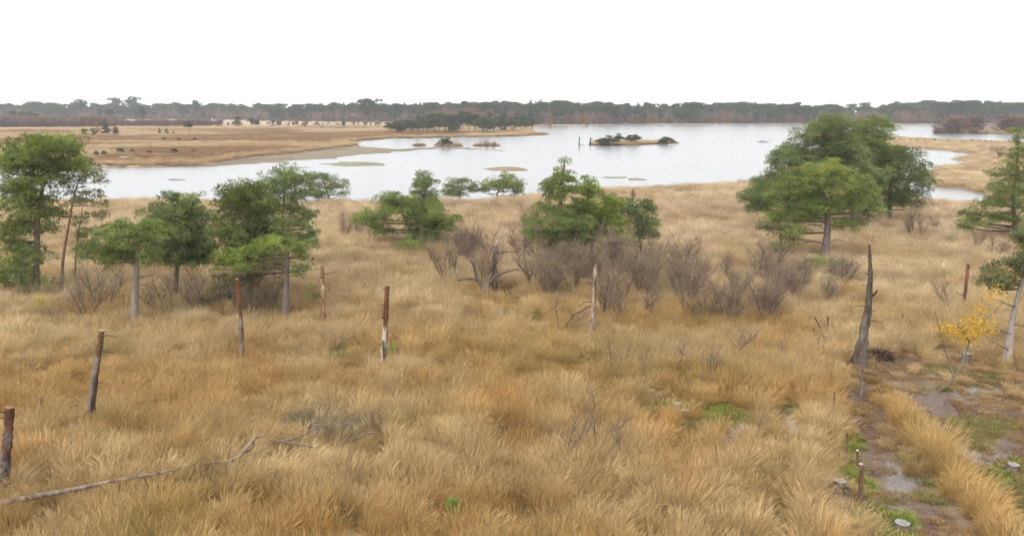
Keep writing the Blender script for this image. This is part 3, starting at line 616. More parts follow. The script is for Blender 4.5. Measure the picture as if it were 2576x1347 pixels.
pine('full dark pine on the marsh side of the great pine, tiered down to the pond', (2235,562), [(2238,530),(2240,480),(2245,420),(2248,385)], .22,
  [(2235,378,40,10),(2270,385,34,12),(2210,400,40,14),(2262,410,50,14),(2300,425,34,14),(2225,435,46,16),(2280,445,48,16),(2320,445,20,16),(2250,470,50,16),(2310,480,28,16),(2215,480,40,14),(2275,500,44,14),(2320,515,18,12),(2240,505,40,12),(2210,520,30,10)], 'dark', .95, rc=.34)
pine('bright low pine bush at the foot of the great old pine', (2072,690), [(2068,675),(2064,655)], .05, [(2052,652,20,12),(2040,672,24,10),(2085,672,26,9),(2118,668,24,9),(2060,684,34,8)], 'bright', .8, copies=1, name='young_pine')
# picture's other edge
pine('dark-trunked pine by the marsh with one long low bough reaching out over grass', (2552,612), [(2552,560),(2550,500),(2555,430),(2562,360)], .24,
  [(2565,340,26,14),(2545,400,26,16),(2575,390,30,20),(2535,440,34,14),(2580,430,30,18),(2530,470,36,14),(2575,475,30,16),(2500,515,36,9),(2545,510,40,14),(2460,540,32,9),(2440,558,24,7),(2430,570,14,5),(2500,545,34,10),(2545,545,40,12),(2575,580,26,14),(2590,520,30,20),(2600,450,30,24)], 'mid', .85, rc=.3, bare=[((2550,530),(2510,545),(2470,560))])
pine('pale peeling pine trunk with root flare and sparse crown by the trodden corner', (2532,915), [(2543,860),(2552,800),(2562,740),(2574,690),(2590,640)], .19,
  [(2500,690,26,16),(2480,705,22,9),(2530,700,26,12),(2560,670,26,14),(2580,640,30,16),(2600,680,26,16),(2510,720,24,8),(2585,610,30,14),(2600,580,30,20)], 'grey', .65, bare=[((2556,770),(2535,765),(2505,752)),((2545,840),(2520,834),(2480,835)),((2551,815),(2570,818),(2585,814)),((2540,880),(2515,868),(2500,860))], pale=.75, orange=1.3)
pine('small light pine sprout alone in the tan grass behind the dark snag', (836,548), [(835,543),(834,536)], .03, [(833,538,8,5),(838,545,8,4)], 'bright', .8, copies=1, name='young_pine')
pine('ragged low pine beside the stump-topped peeling snag', (790,775), [(792,765),(795,740)], .04, [(790,742,14,14),(800,755,12,10),(788,730,10,8)], 'mid', .9, copies=1, name='young_pine')

# ------------------------------------------------------------------ distant trees
def far_pine(kind, seed):
    global rng
    rng = np.random.default_rng(seed); tr, cr = MB(), MB(); H = 10.
    lean = rng.normal()*.4
    T = spline([(0,0,-.3),(lean*.3,rng.normal()*.2,H*.45),(lean,rng.normal()*.3,H*.93)], 7)
    tube(tr, T, .21*np.linspace(1, .3, 7), mix(np.tile((.15,.12,.10), (7, 1)), (.25,.15,.10), np.linspace(0, .7, 7)), 5)
    pads = []
    if kind == 'umbrella':
        for i in range(11): t = .5+.46*rng.random(); pads.append((rng.normal()*1.2, rng.normal()*1.2, H*t, 1.5*(1.15-.5*abs(t-.8)), .8))
    elif kind == 'cone':
        for i in range(11):
            t = i/10; pads.append((rng.normal()*(1-t)*.8, rng.normal()*(1-t)*.8, H*(.15+.82*t), 2.1*(1-t)+.35, .75))
    elif kind == 'dome':
        for i in range(18):
            q = math.sqrt(rng.random())*3.3; an = rng.random()*6.283; pads.append((math.cos(an)*q, math.sin(an)*q, H*(.28+.62*(1-(q/3.5)**2)*(.55+.45*rng.random())), 1.5, .95))
    elif kind == 'tall':
        for i in range(12): t = .36+.6*rng.random(); pads.append((rng.normal()*1.0, rng.normal()*1.0, H*t, 1.3, .8))
    else:
        for i in range(12): t = .12+.8*rng.random(); pads.append((rng.normal()*1.7*(1.1-t), rng.normal()*1.7*(1.1-t), H*t, 1.5, .85))
    base = np.array({'umbrella': (.072,.096,.042), 'cone': (.055,.080,.042), 'tall': (.066,.088,.042), 'bush': (.090,.110,.050), 'dome': (.105,.120,.055)}[kind])
    for x, y, z, r, h in pads:
        n = int(24*r*r/1.6)+8; p, d = ell_pts(n, .5); cen = np.array([x, y, z]) + p*np.array([r, r, h])
        tufts(cr, cen, unit(d*.6+np.array([0,0,.6])), 5, .62, .13, base*(.75+.5*rng.random((n, 1))), .9)
        j = min(6, max(1, int(z/H*7))); tube(tr, [T[j-1], (x*.6+T[j][0]*.4, y*.6, z-.3), (x, y, z)], [.07,.05,.02], (.15,.115,.09), 3, cap=False)
    return tr, cr
def far_bare(seed, col, H=10., twig=(.17,.125,.11), leafc=None, spread=1.):
    global rng
    rng = np.random.default_rng(seed); tr, cr = MB(), MB()
    ns = 1 if H > 7 else 4
    for s_ in range(ns):
        lx, ly = rng.normal(size=2)*(.3 if ns == 1 else .9)
        T = spline([(lx*.2,ly*.2,-.2),(lx*.6,ly*.6,H*.4),(lx,ly,H*.92)], 7); tube(tr, T, .13*H/10*np.linspace(1, .15, 7)/(1 if ns == 1 else 1.6), col, 5)
        for i in range(16 if ns == 1 else 7):
            t = .25+.7*rng.random(); s = T[int(t*6)]; a = rng.random()*6.28; L = H*.28*(1.15-t*.7)*spread
            e = s + np.array([math.cos(a)*L, math.sin(a)*L, L*(.55+.6*rng.random())]); m = (s+e)/2 + np.array([0,0,-.1*L]); tube(tr, [s, m, e], [.045,.03,.01], col, 3, cap=False)
            n = 34; q = rng.random((n, 1)); p0 = s*(1-q)+e*q if True else e
            if leafc is None: tufts(cr, p0, np.tile(unit((e-s)*.7/L+np.array([0,0,.8])), (n, 1)), 1, L*.55, .022, np.array(twig)*(.7+.6*rng.random((n, 1))), .7)
            else: tufts(cr, p0 + rng.normal(size=(n, 3))*.5, np.tile((0,0,.3), (n, 1)), 3, .45, .10, np.array(leafc)*(.6+.8*rng.random((n, 1))), 1.2)
    return tr, cr
FARV = {}
for k in ('umbrella', 'cone', 'tall', 'bush', 'dome'): FARV[k] = [far_pine(k, 100+i*7+len(k)) for i in range(4)]
FARV['bare'] = [far_bare(200+i, (.22,.185,.165), twig=(.25,.19,.17)) for i in range(3)]
FARV['brown'] = [far_bare(220+i, (.17,.13,.11), twig=(.25,.15,.10), leafc=(.21,.125,.075)) for i in range(3)]
FARV['orange'] = [far_bare(230+i, (.17,.13,.11), leafc=(.29,.15,.075)) for i in range(2)]
FARV['red'] = [far_bare(240+i, (.19,.13,.12), H=5., twig=(.25,.15,.12), leafc=(.215,.130,.102)) for i in range(3)]
FARV['scrub'] = [far_bare(250+i, (.16,.12,.10), H=4., twig=(.20,.14,.12), spread=1.3) for i in range(3)]
FARH = {'red': 5.5, 'scrub': 4.6}
PROTO = {}
def far_tree(kind, px, pb, pt, label, group=None, wx=1., name=None, cat='tree', v=None, z=None):
    v = (int(px*3+pb) % len(FARV[kind])) if v is None else v
    g = G(px, pb); B = np.array([g[0], g[1], gz(g[0], g[1]) if z is None else z]); h = max(.4, (P(px, pt, g[1])[2] - B[2])); s = h/FARH.get(kind, 10.6)
    nm = name or {'umbrella': 'pine_tree', 'cone': 'pine_tree', 'tall': 'pine_tree', 'bush': 'pine_bush', 'dome': 'pine_tree', 'bare': 'bare_tree', 'brown': 'autumn_tree', 'orange': 'autumn_tree', 'red': 'birch_shrub', 'scrub': 'bare_shrub'}[kind]
    if (kind, v) not in PROTO:
        tr, cr = FARV[kind][v]; a = tr.mesh('trunk'); a.materials.append(M_TWIG); b = cr.mesh('crown'); b.materials.append(M_FAR); PROTO[kind, v] = (a, b)
    r = thing(nm, label, cat, B, group); r.rotation_euler[2] = (px*1.7) % 6.28; r.scale = (s*wx, s*wx, s)
    for nm2, me in zip(('trunk', 'crown'), PROTO[kind, v]):
        o = bpy.data.objects.new(nm2, me); COL.objects.link(o); o.parent = r
    return r
rng = np.random.default_rng(99)
def forest():
    src = []; kinds = []
    for k, vs_ in FARV.items():
        for i, (tr, cr) in enumerate(vs_):
            m = MB()
            for q in (tr, cr): m.add(np.vstack(q.v), np.vstack(q.f), np.vstack(q.c))
            me = m.mesh('wood'); me.materials.append(M_FAR); src.append(bpy.data.objects.new('wood_%02d' % len(src), me)); kinds.append(k)
    kinds = np.array(kinds); ids = {k: np.where(kinds == k)[0] for k in FARV}
    sh = np.array([(-1500,300),(-200,300),(560,302),(700,306),(960,309),(1300,314),(1340,316),(1500,314),(1800,312.6),(2100,312),(2344,312.6),(2800,311.5),(4200,311.5)])
    pts = []; idx = []; sc = []
    def add(px, d, kind, h):
        x = (px-CW/2)/FPX*d/CP*.985; pts.append((x, d)); idx.append(rng.choice(ids[kind])); hh = h/FARH.get(kind, 10.6); sc.append((hh*(1.1+.4*rng.random()), hh*1.2, hh))
    for px in np.arange(-900, 3500, 15.5):
        pb = np.interp(px, sh[:, 0], sh[:, 1]); d0 = G(CW/2, pb, WL)[1]
        dec = vnoise(np.array([px*.011]), np.array([3.]), 4)[0]
        for row in range(9):
            d = d0 + 3 + row*13 + rng.random()*9; p = px + rng.normal()*7
            u = rng.random(); wood = .50-.42*sstep(.42, .6, dec) if row < 4 else .66
            kind = ('umbrella' if u < wood*.45 else 'tall' if u < wood*.85 else 'cone' if u < wood else 'bare' if u < wood+(1-wood)*.62 else 'brown' if u < .985 else 'orange')
            hgt = 9.6 + 5.2*rng.random()**1.3 + row*.22 + 4.2*vnoise(np.array([px*.016]), np.array([row*.3]), 8)[0] + (1.2 if px > 2300 else 0)
            if row == 0: hgt *= .72
            if px < 560: hgt += 1.
            add(p, d, kind, hgt*(.8 if kind in ('bare', 'brown', 'orange') else 1))
        for q in range(5): add(px + rng.normal()*9, d0 + 8 + rng.random()*50, rng.choice(['bush', 'bush', 'red', 'brown', 'scrub']), 4+4*rng.random())
        for q in range(3):
            add(px + rng.normal()*8, d0 + 1.5 + rng.random()*5, rng.choice(['scrub', 'scrub', 'red', 'brown', 'bush']), 2.2+2.4*rng.random())
    p = np.array(pts); n = len(p); z = ground_z(p[:, 0], p[:, 1]); k = z > WL-.05
    p, z, idx, sc = p[k], z[k], np.array(idx)[k], np.array(sc)[k]; n = len(p)
    scatter('forest', np.column_stack([p, z]), np.stack([np.zeros(n), np.zeros(n), rng.random(n)*6.28], 1), sc, idx, np.ones((n, 3)), src, 'long hazy belt of mixed pine and bare woodland along the far shore', 'forest')
    # reddish birch scrub in front of it
    pts = []; idx = []; sc = []
    for px in np.arange(-500, 575, 3.2):
        for row in range(3):
            d = G(CW/2, 319.5 if px < 300 else 318.5)[1] + row*16 + rng.random()*14; dens = 1 if px < 290 else .6
            if rng.random() < dens: add(px+rng.normal()*4, d, 'red' if rng.random() < .8 else rng.choice(['scrub', 'brown']), (4.2+2.6*rng.random())*(1.1 if px < 290 else .75))
    for px in np.arange(560, 970, 8.): add(px+rng.normal()*6, G(CW/2, 317)[1]+rng.random()*60, rng.choice(['red', 'scrub', 'brown']), 2+2*rng.random())
    p = np.array(pts); z = ground_z(p[:, 0], p[:, 1]); n = len(p)
    scatter('birch_undergrowth', np.column_stack([p, z]), np.stack([np.zeros(n), np.zeros(n), rng.random(n)*6.28], 1), np.array(sc), np.array(idx), np.ones((n, 3)), [s.copy() for s in src], 'reddish mass of low birch scrub at the foot of the distant forest', 'scrub')
forest()

# single trees that stand out on the far land
for px, pb, pt, k, lb in (
  (296,296,243,'umbrella','umbrella pine rising above the skyline, slimmer of the two emergent pines'), (336,297,241,'umbrella','broad flat-topped pine rising highest above the forest skyline'),
  (96,300,252,'umbrella','small pine top poking over the skyline above the darkest pine clump'), (147,300,254,'tall','round pine top breaking the skyline beside the smaller poking pine'), (211,300,248,'umbrella','tiny isolated pine tuft above the skyline'),
  (450,300,238,'bare','tall thin leafless tree standing above the forest skyline'), (496,300,251,'tall','dark bushy pine peak next to the tall leafless tree'), (430,306,256,'bare','broad grey leafless tree before the forest, below the tall thin one'),
  (358,308,263,'tall','dark slanting pine in front of the forest near the emergent pair'), (254,306,270,'tall','lone dark pine in the forest clearing above the tan meadow'), (281,308,273,'bush','lower dark pine in the forest clearing, next to the lone dark pine'),
  (918,308,240,'tall','tallest pine peak in the middle of the forest skyline'), (936,308,245,'umbrella','second tallest pine peak in the middle of the forest skyline'),
  (1192,319,262,'orange','rounded orange-brown oak glowing in the dark forest'), (1384,319,290,'orange','small rusty tree at the water beside the end of the grove'), (1475,317,288,'orange','pale yellow-orange small tree on the far shore'),
  (724,322,282,'bare','slender bare tree at one end of the thin white pool'), (769,320,288,'brown','brownish half-bare tree behind the thin white pool'), (807,328,285,'bare','tall bare birch standing before the thin white pool'),
  (648,322,301,'umbrella','dark flat pine on the heath, last of the row before the thin pool'), (688,319,301,'bush','small dark pine on the pale heath before the forest'), (600,320,292,'bush','wide dark pine pair member on the heath, taller one'), (632,320,294,'umbrella','dark flat pine beside the taller heath pine'),
  (478,339,305,'umbrella','lone umbrella pine on the tan meadow across the water'), (402,337,321,'cone','tiny cone-shaped conifer on the tan meadow, lone one'), (420,338,319,'cone','tiny cone-shaped conifer on the tan meadow, larger of a pair'), (437,338,326,'cone','tiny cone-shaped conifer on the tan meadow, smallest one'),
  (268,339,297,'cone','tall narrow dark conifer on the tan meadow across the water'), (244,337,300,'orange','rust-brown small tree touching the narrow dark conifer'), (215,341,320,'bush','dark spreading pine bush above the edge pine crown'), (236,341,319,'bush','dark pine bush next to the narrow dark conifer'), (290,340,317,'red','reddish bare bush beside the narrow dark conifer'),
  (243,393,377,'dome','green bush on the brown bank across the water, largest of the bank bushes'), (264,391,376,'dome','bright green bush on the brown bank beside the largest bush'), (302,386,368,'dome','round green bush on the brown bank, alone'), (334,385,372,'dome','small round bush on the brown bank past the lone round one'), (438,386,369,'dome','green bush on the brown bank below the meadow conifers'), (487,384,373,'dome','low wide green bush on the bank, farthest along'),
  (414,354,342,'dome','flat green bush on the meadow below the cone conifers'), (450,354,344,'dome','flat green bush between two others on the meadow'), (490,355,343,'dome','flat green bush below the lone umbrella pine'), (375,388,376,'dome','faint green bush on the bank between the round bushes')):
    far_tree(k, px, pb, pt, lb, wx={'bush': 1.6, 'umbrella': 1.3, 'dome': 1.5}.get(k, 1.1), cat='bush' if k in ('bush', 'red', 'dome') else 'tree', name='green_bush' if k == 'dome' else None)
for i, (px, pb, pt) in enumerate([(35,312,271),(55,313,273),(75,312,272),(92,313,278)]): far_tree('bush', px, pb, pt, 'dark pine in the clump standing in the reddish scrub', 'dark pine clump in the red scrub', 1.2)
rg = random.Random(5)
for i in range(40):
    px = 975 + i*9.3 + rg.uniform(-6, 6); pb = np.interp(px, [970,1200,1350], [338,338,335]) - rg.uniform(0, 12); pt = np.interp(px, [970,1050,1150,1250,1350], [304,294,285,287,300]) + rg.uniform(-5, 8)
    far_tree(rg.choice(['umbrella', 'dome', 'tall', 'bush', 'dome']), px, pb, pt-3, 'dark green pine crowded in the grove on the spit into the lake', 'pines of the grove on the spit', 1.35)
for i, px in enumerate((1000, 1018, 1036, 1052)): far_tree('red', px, 331, 322+(i % 2), 'low red heath shrub beside the grove on the spit', 'red shrubs by the grove', 1.8, cat='shrub')
for px, pb, pt, k, lb, wx in (
  (1052,367,339,'bare','grey bare tree on the smallest islet off the mudflat',1.5), (1112,367,343,'dome','olive leaning tree on the middle islet, first of two',1.3), (1128,367,341,'dome','olive branching tree on the middle islet, taller one',1.3), (1148,367,345,'bare','bare twiggy tree at the end of the middle islet',1.4),
  (1208,367,346,'bare','grey twiggy bush-like tree on the outer islet',1.6), (1222,367,349,'scrub','grey scrub on the outer islet between tree and tip',1.3), (1240,367,352,'scrub','small grey scrub near the tip of the outer islet',1.2),
  (1516,364,340,'dome','low dark pine at the stump end of the wooded islet',1.8), (1534,364,336,'dome','widest dark pine on the wooded islet',2.0), (1556,362,331,'dome','tallest domed pine on the wooded islet',1.5), (1586,361,334,'dome','dark pine in the middle pair on the wooded islet, shorter one',1.4), (1600,361,331,'dome','round-crowned pine in the middle pair on the wooded islet, taller one',1.4), (1677,361,336,'dome','lone small pine at the thin tip of the wooded islet',1.6)):
    far_tree(k, px, pb, pt, lb, wx=wx)
for i in range(13):
    px = 2352+i*19+rg.uniform(-5, 5); k = ['bare', 'scrub', 'red', 'red', 'orange', 'red', 'brown'][i % 7] if i > 1 else 'bare'
    far_tree(k, px, 332+rg.uniform(-1, 2.5), {'bare': 291, 'scrub': 305, 'red': 287, 'orange': 284, 'brown': 288}[k]+rg.uniform(-3, 5), 'red-brown autumn tree crowded on the point beyond the marsh', 'autumn trees on the point beyond the marsh', 1.7)
for i in range(9): px = 2358+i*30; far_tree('scrub' if i % 3 else 'red', px, 334.5, 320+rg.uniform(-4, 4), 'low brown scrub at the water on the point beyond the marsh', 'scrub on the point beyond the marsh', 1.8, cat='shrub')
for i in range(22):
    px = 2215+i*15.5+rg.uniform(-5, 5); pb = np.interp(px, [2200,2300,2576], [352,352,361])+rg.uniform(0, 3); far_tree('scrub', px, pb, pb-rg.uniform(5, 10), 'dark low shrub in the line along the outer marsh bank', 'shrub line on the outer marsh bank', 1.5, cat='shrub')
far_tree('scrub', 2512, 400, 362, 'round grey-mauve bare shrub at the edge of the marsh', wx=1.3, cat='shrub'); far_tree('scrub', 2538, 402, 370, 'smaller bare shrub leaning against the round marsh shrub', wx=1.2, cat='shrub')
far_tree('bush', 2556, 372, 340, 'dark pine bush behind the marsh at the picture edge', wx=1.2, cat='bush'); far_tree('brown', 1592, 512, 470, 'thin yellow birch sapling in the tan grass behind the bright pines', wx=.8, v=1)

# ------------------------------------------------------------------ dead trunks, stumps and posts
RUST, BARKD, PALE, GREYW = (.135,.064,.036), (.085,.060,.047), (.47,.38,.29), (.235,.195,.168)
def snag(label, base, pts, r0, r1, upper=RUST, lower=BARKD, peel=(0., 0.), peelc=PALE, stubs=(), flare=.5, name='dead_snag', cat='dead tree', jag=False, sides=12, group=None, topc=(.33,.24,.15)):
    global rng
    rng = np.random.default_rng(int(base[0]*5+base[1])); B = base_at(*base); Y = B[1]
    root = thing(name, label, cat, B, group)
    T = spline([B-np.array([0,0,.2])] + [P(a, b, Y) + np.array([0, rng.normal()*.04, 0]) for a, b in pts], 30); n = 30; t = np.linspace(0, 1, n)
    R = (r0+(r1-r0)*t**.8)*(1+flare*np.exp(-t*16)); R *= 1+.06*(vnoise(t*14, t*0, 3)-.5)
    c = mix(np.tile(lower, (n, 1)), upper, sstep(.35, .62, t)); cv = np.repeat(c, sides, 0)
    tt = np.repeat(t, sides); aa = np.tile(np.arange(sides), n); pn = vnoise(tt*9+base[0], np.cos(aa*6.283/sides)*1.6+5, 7) + .45*(vnoise(tt*26, aa*1.0, 8)-.5)
    side = .18*np.cos(aa*6.283/sides - .6)
    pe = sstep(.47, .56, pn+side)*((tt > peel[0]) & (tt < peel[1])); cv = mix(cv, peelc, pe*.9)
    cv *= (.8+.4*rng.random((len(cv), 1)))
    mb = MB(); tube(mb, T, R, cv, sides, .22, cap=not jag, capcol=topc)
    if jag:
        V = mb.v[0]; k = np.arange(sides); V[-sides:] += np.outer(.5*rng.random(sides)*r1*6, unit(T[-1]-T[-2]))
    if sides > 8:
        for i in range(11):                                          # broken twig stubs and lifted bark
            j = int(4+rng.random()*24); an = rng.random()*6.283; d = np.array([math.cos(an), math.sin(an)*.6, .25*rng.normal()]); p0 = T[j]+d*R[j]*.7
            tube(mb, [p0, p0+d*(.06+.16*rng.random()*(rng.random() < .6))+np.array([0,0,.02])], [.02,.008], np.array(BARKD)*.9, 4)
    mb.build('trunk', M_DEAD, root, B, True)
    for st in stubs:                                                 # (px, py) chains in the trunk's own plane, optional thickness
        r = st[-1] if np.isscalar(st[-1]) else .028; ch = st[:-1] if np.isscalar(st[-1]) else st
        L = spline([P(a, b, Y)+np.array([0, (0 if i == 0 else rng.normal()*.12-.05*i), 0]) for i, (a, b) in enumerate(ch)], 6); mb = MB(); tube(mb, L, r*np.linspace(1, .4, 6), np.array(BARKD)*1.1, 5, .12)
        mb.build('branch_stub', M_DEAD, root, B)
    return root
snag('short reddish dead trunk with flat cut top at the picture edge, by the fallen log', (10,1245), [(12,1170),(16,1100),(20,1026)], .175, .125, RUST, BARKD, (.0,.8), GREYW, [((16,1052),(4,1048),(-6,1056)),((18,1035),(8,1030))], topc=(.25,.16,.10))
snag('leaning dead trunk with one bare side twig near its top, among pale grass', (225,1065), [(234,1000),(243,920),(251,860),(257,830)], .145, .095, (.20,.105,.06), BARKD, (0,.6), GREYW, [((255,846),(275,843),(303,847)),((250,880),(275,884),(285,888)),((240,965),(262,958)),((246,930),(232,935))])
snag('slender bright rust-red dead trunk beside the low grey-green young pine', (607,912), [(607,850),(604,790),(600,740),(597,700)], .11, .085, (.185,.078,.036), (.13,.092,.076), (0,.45), GREYW, [((599,720),(612,716))])
snag('tallest lone rust-topped trunk with white peeling base in the middle of the grass', (962,950), [(965,890),(969,830),(972,770),(974,718)], .135, .10, (.16,.074,.038), (.11,.078,.062), (0,.55), (.58,.50,.43), [((973,728),(963,724)),((970,768),(958,762)),((966,868),(950,862)),((968,800),(960,796))])
snag('bark-stripped grey trunk with drooping lower bough before the bare birch thicket', (1488,850), [(1491,790),(1494,740),(1496,700),(1498,668)], .16, .085, (.16,.115,.09), (.17,.12,.10), (.1,1.), (.44,.34,.27), [((1494,700),(1475,696),(1467,690)),((1493,712),(1470,708)),((1488,768),(1460,782),(1440,796),(1421,822),.04),((1490,758),(1470,760),(1455,770))], flare=.7)
snag('patchy peeled trunk with orange base and short boughs beside the flat-topped pine', (813,818), [(813,770),(814,730),(811,700),(810,668)], .145, .10, (.27,.16,.08), (.29,.13,.07), (.2,.75), (.52,.42,.31), [((813,765),(795,762),(785,756)),((811,690),(838,685),(846,680)),((812,712),(800,706)),((812,678),(790,676)),((814,735),(830,729))])
snag('tall dark splintered dead tree with swollen grey base by the trodden ground', (2160,916), [(2166,870),(2175,820),(2182,775),(2186,735),(2189,690),(2188,650),(2187,618)], .28, .045, (.10,.082,.058), (.105,.082,.066), (0,.4), (.21,.175,.15), [((2186,748),(2196,738),(2199,726),.075),((2185,804),(2200,806),(2214,808),(2216,802)),((2180,770),(2165,764),(2150,770)),((2184,720),(2168,715)),((2172,838),(2148,834)),((2185,690),(2172,684)),((2188,782),(2200,778))], flare=.75, jag=True)
snag('thin broken stem standing in front of the splintered dead tree', (2169,992), [(2168,955),(2164,920),(2166,895)], .075, .05, (.22,.16,.14), (.21,.16,.145), (0,1), GREYW, [((2167,940),(2176,925))], jag=True, sides=8)
snag('thin straight rust-topped pole in the open grass between the great pine and the edge pine', (2427,792), [(2428,750),(2431,710),(2436,664)], .095, .085, (.25,.11,.055), (.135,.095,.075), (.2,.7), (.22,.17,.14), [((2429,742),(2415,740),(2406,736),.04),((2430,735),(2418,738))])
snag('tiny dead sapling stump with short spurs in the grass beside the leaning dead trunk', (101,1045), [(101,1025),(103,1010),(104,995)], .045, .03, (.17,.13,.11), BARKD, (0,1), GREYW, [((102,1020),(94,1012)),((103,1008),(112,1003)),((102,1030),(90,1034))], sides=7)
snag('small dead snag standing in open water beside the wooded islet', (1457,366), [(1457,358),(1458,350),(1459,343)], .22, .12, (.15,.12,.10), (.13,.10,.09), stubs=[((1457,363),(1465,364),(1472,365),.12),((1458,350),(1453,347),.1)], sides=6)
snag('dark broken stump at the end of the wooded islet', (1485,362), [(1485,355),(1486,347)], .28, .18, BARKD, BARKD, stubs=[((1486,350),(1491,349),.12)], sides=6, jag=True)
# twisted forked dead tree
def twisted():
    global rng
    rng = np.random.default_rng(4); B = base_at(1222, 748); Y = B[1]; r = thing('dead_tree', 'low twisted dead tree with spreading forked arms amid bare shrubs', 'dead tree', B)
    def limb(nm, ch, a, b, col=(.165,.13,.11)):
        mb = MB(); L = spline([P(q[0], q[1], Y)+np.array([0, rng.normal()*.15*(i > 0), 0]) for i, q in enumerate(ch)], 12)
        if nm == 'trunk': L[0] = B-np.array([0,0,.2])
        tube(mb, L, np.linspace(a, b, 12), np.tile(col, (96, 1))*(.75+.5*rng.random((96, 1))), 8, .14)
        if nm != 'trunk':
            for i in range(4, 12, 2): e = L[i]+unit(rng.normal(size=3)+np.array([0,0,.6]))*(.3+.5*rng.random()); tube(mb, [L[i], e], [.018,.006], col, 3, cap=False)
        mb.build(nm, M_DEAD, r, B)
    limb('trunk', [(1222,748),(1224,728),(1234,700),(1243,665),(1245,640),(1245,618)], .21, .11)
    limb('bough', [(1222,735),(1208,712),(1198,690),(1190,655)], .16, .07); limb('bough', [(1205,707),(1185,701),(1165,701),(1152,706)], .09, .04, (.14,.11,.095))
    limb('bough', [(1230,715),(1246,695),(1268,685),(1304,678)], .10, .04, (.14,.11,.095)); limb('bough', [(1246,636),(1272,633),(1304,634)], .06, .025, (.16,.12,.10))
    limb('bough', [(1245,622),(1252,605),(1262,592),(1270,588)], .07, .05, (.46,.40,.33)); limb('bough', [(1240,705),(1255,703),(1265,710)], .05, .02)
twisted()
# fallen trunk, fallen bough, brush heap
def on_ground(ch, zs): return [np.array(G(a, b, z)) for (a, b), z in zip(ch, zs)]
def fallen():
    global rng
    rng = np.random.default_rng(14)
    L = spline(on_ground([(-60,1278),(60,1253),(180,1231),(290,1208),(400,1189),(480,1171)], [.5,.56,.6,.64,.66,.7]), 26)
    r = thing('fallen_log', 'long pale barkless fallen trunk lying across the grass in the corner', 'log', L[0]); mb = MB()
    cv = mix(np.tile((.265,.215,.175), (26*9, 1)), (.16,.11,.08), sstep(.5, .7, rng.random(26*9))*.6); tube(mb, L, np.linspace(.105, .03, 26), cv, 9, .07); mb.build('trunk', M_DEAD, r, L[0], True)
    for i in (14, 17, 20, 22, 24):
        mb = MB(); e = L[i]+np.array([rng.normal()*.3+.2, rng.normal()*.4, .25+.3*rng.random()]); tube(mb, spline([L[i], (L[i]+e)/2+rng.normal(size=3)*.06, e], 5), [.02,.016,.012,.009,.005], (.20,.16,.13), 4); mb.build('branch', M_DEAD, r, L[0])
    L = spline(on_ground([(515,1166),(545,1160),(575,1158),(598,1148),(618,1128),(632,1112),(645,1098)], [.6,.7,.75,.8,.9,1.0,1.15]), 18)
    r = thing('fallen_bough', 'pale forked fallen bough curling up out of the grass past the long trunk', 'branch', L[0]); mb = MB(); tube(mb, L, np.linspace(.04, .075, 18)*np.linspace(1, .75, 18), (.27,.22,.175), 7, .1); mb.build('trunk', M_DEAD, r, L[0], True)
    for ch, z in (([(588,1152),(578,1130),(560,1112),(535,1108)], [.75,.9,1.05,1.1]), ([(610,1138),(630,1130),(640,1118),(634,1108)], [.8,.8,.9,1.0]), ([(645,1098),(660,1096),(672,1090)], [1.15,1.15,1.17]), ([(535,1108),(540,1125),(548,1138)], [1.1,.9,.8])):
        mb = MB(); tube(mb, spline(on_ground(ch, z), 9), np.linspace(.04, .014, 9), (.23,.18,.14), 5, .1); mb.build('branch', M_DEAD, r, L[0])
    c = on_ground([(835,1100)], [.3])[0]; r = thing('brush_heap', 'heap of grey-green dead pine boughs and twigs lying in the grass', 'brush heap', c)
    for ch, z in (([(690,1112),(730,1105),(770,1090),(800,1074),(830,1068)], [.4,.5,.6,.75,.85]), ([(700,1108),(760,1118),(800,1126)], [.45,.5,.45]), ([(770,1090),(790,1070),(840,1076),(885,1062)], [.6,.8,.75,.9]), ([(880,1110),(920,1092),(962,1084)], [.5,.6,.6]), ([(900,1100),(930,1088),(955,1086)], [.55,.65,.65]), ([(800,1076),(790,1100),(785,1130)], [.75,.55,.4]), ([(775,1076),(790,1062),(806,1066),(804,1080)], [.7,.95,.9,.75])):
        mb = MB(); tube(mb, spline(on_ground(ch, np.array(z)+.3), 10), np.linspace(.042, .014, 10), (.20,.15,.115), 5, .12); mb.build('bough', M_DEAD, r, c)
    mb = MB(); n = 1700; u = rng.random((n, 2)); w_ = (u-.5)*2; pp = np.array([G(835+a*140*(1-.25*abs(b)), 1096+b*30+10*math.sin(a*4)-8*abs(a), 0) for a, b in w_]); keep = (w_[:, 0]**2+w_[:, 1]**2) < 1; pp = pp[keep]; hh = .62*(1-(w_[keep]**2).sum(1)*.6); pp[:, 2] = rng.random(len(pp))*hh*.85+.3
    gc = mix(np.tile((.27,.205,.15), (len(pp), 1)), (.21,.185,.11), rng.random(len(pp)))*(.7+.7*rng.random((len(pp), 1)))
    tufts(mb, pp, np.tile((.6,.05,.15), (len(pp), 1)), 3, .55, .0055, gc, 1.3); o = mb.build('twigs', M_LEAF, r, c); o['kind'] = 'stuff'
fallen()
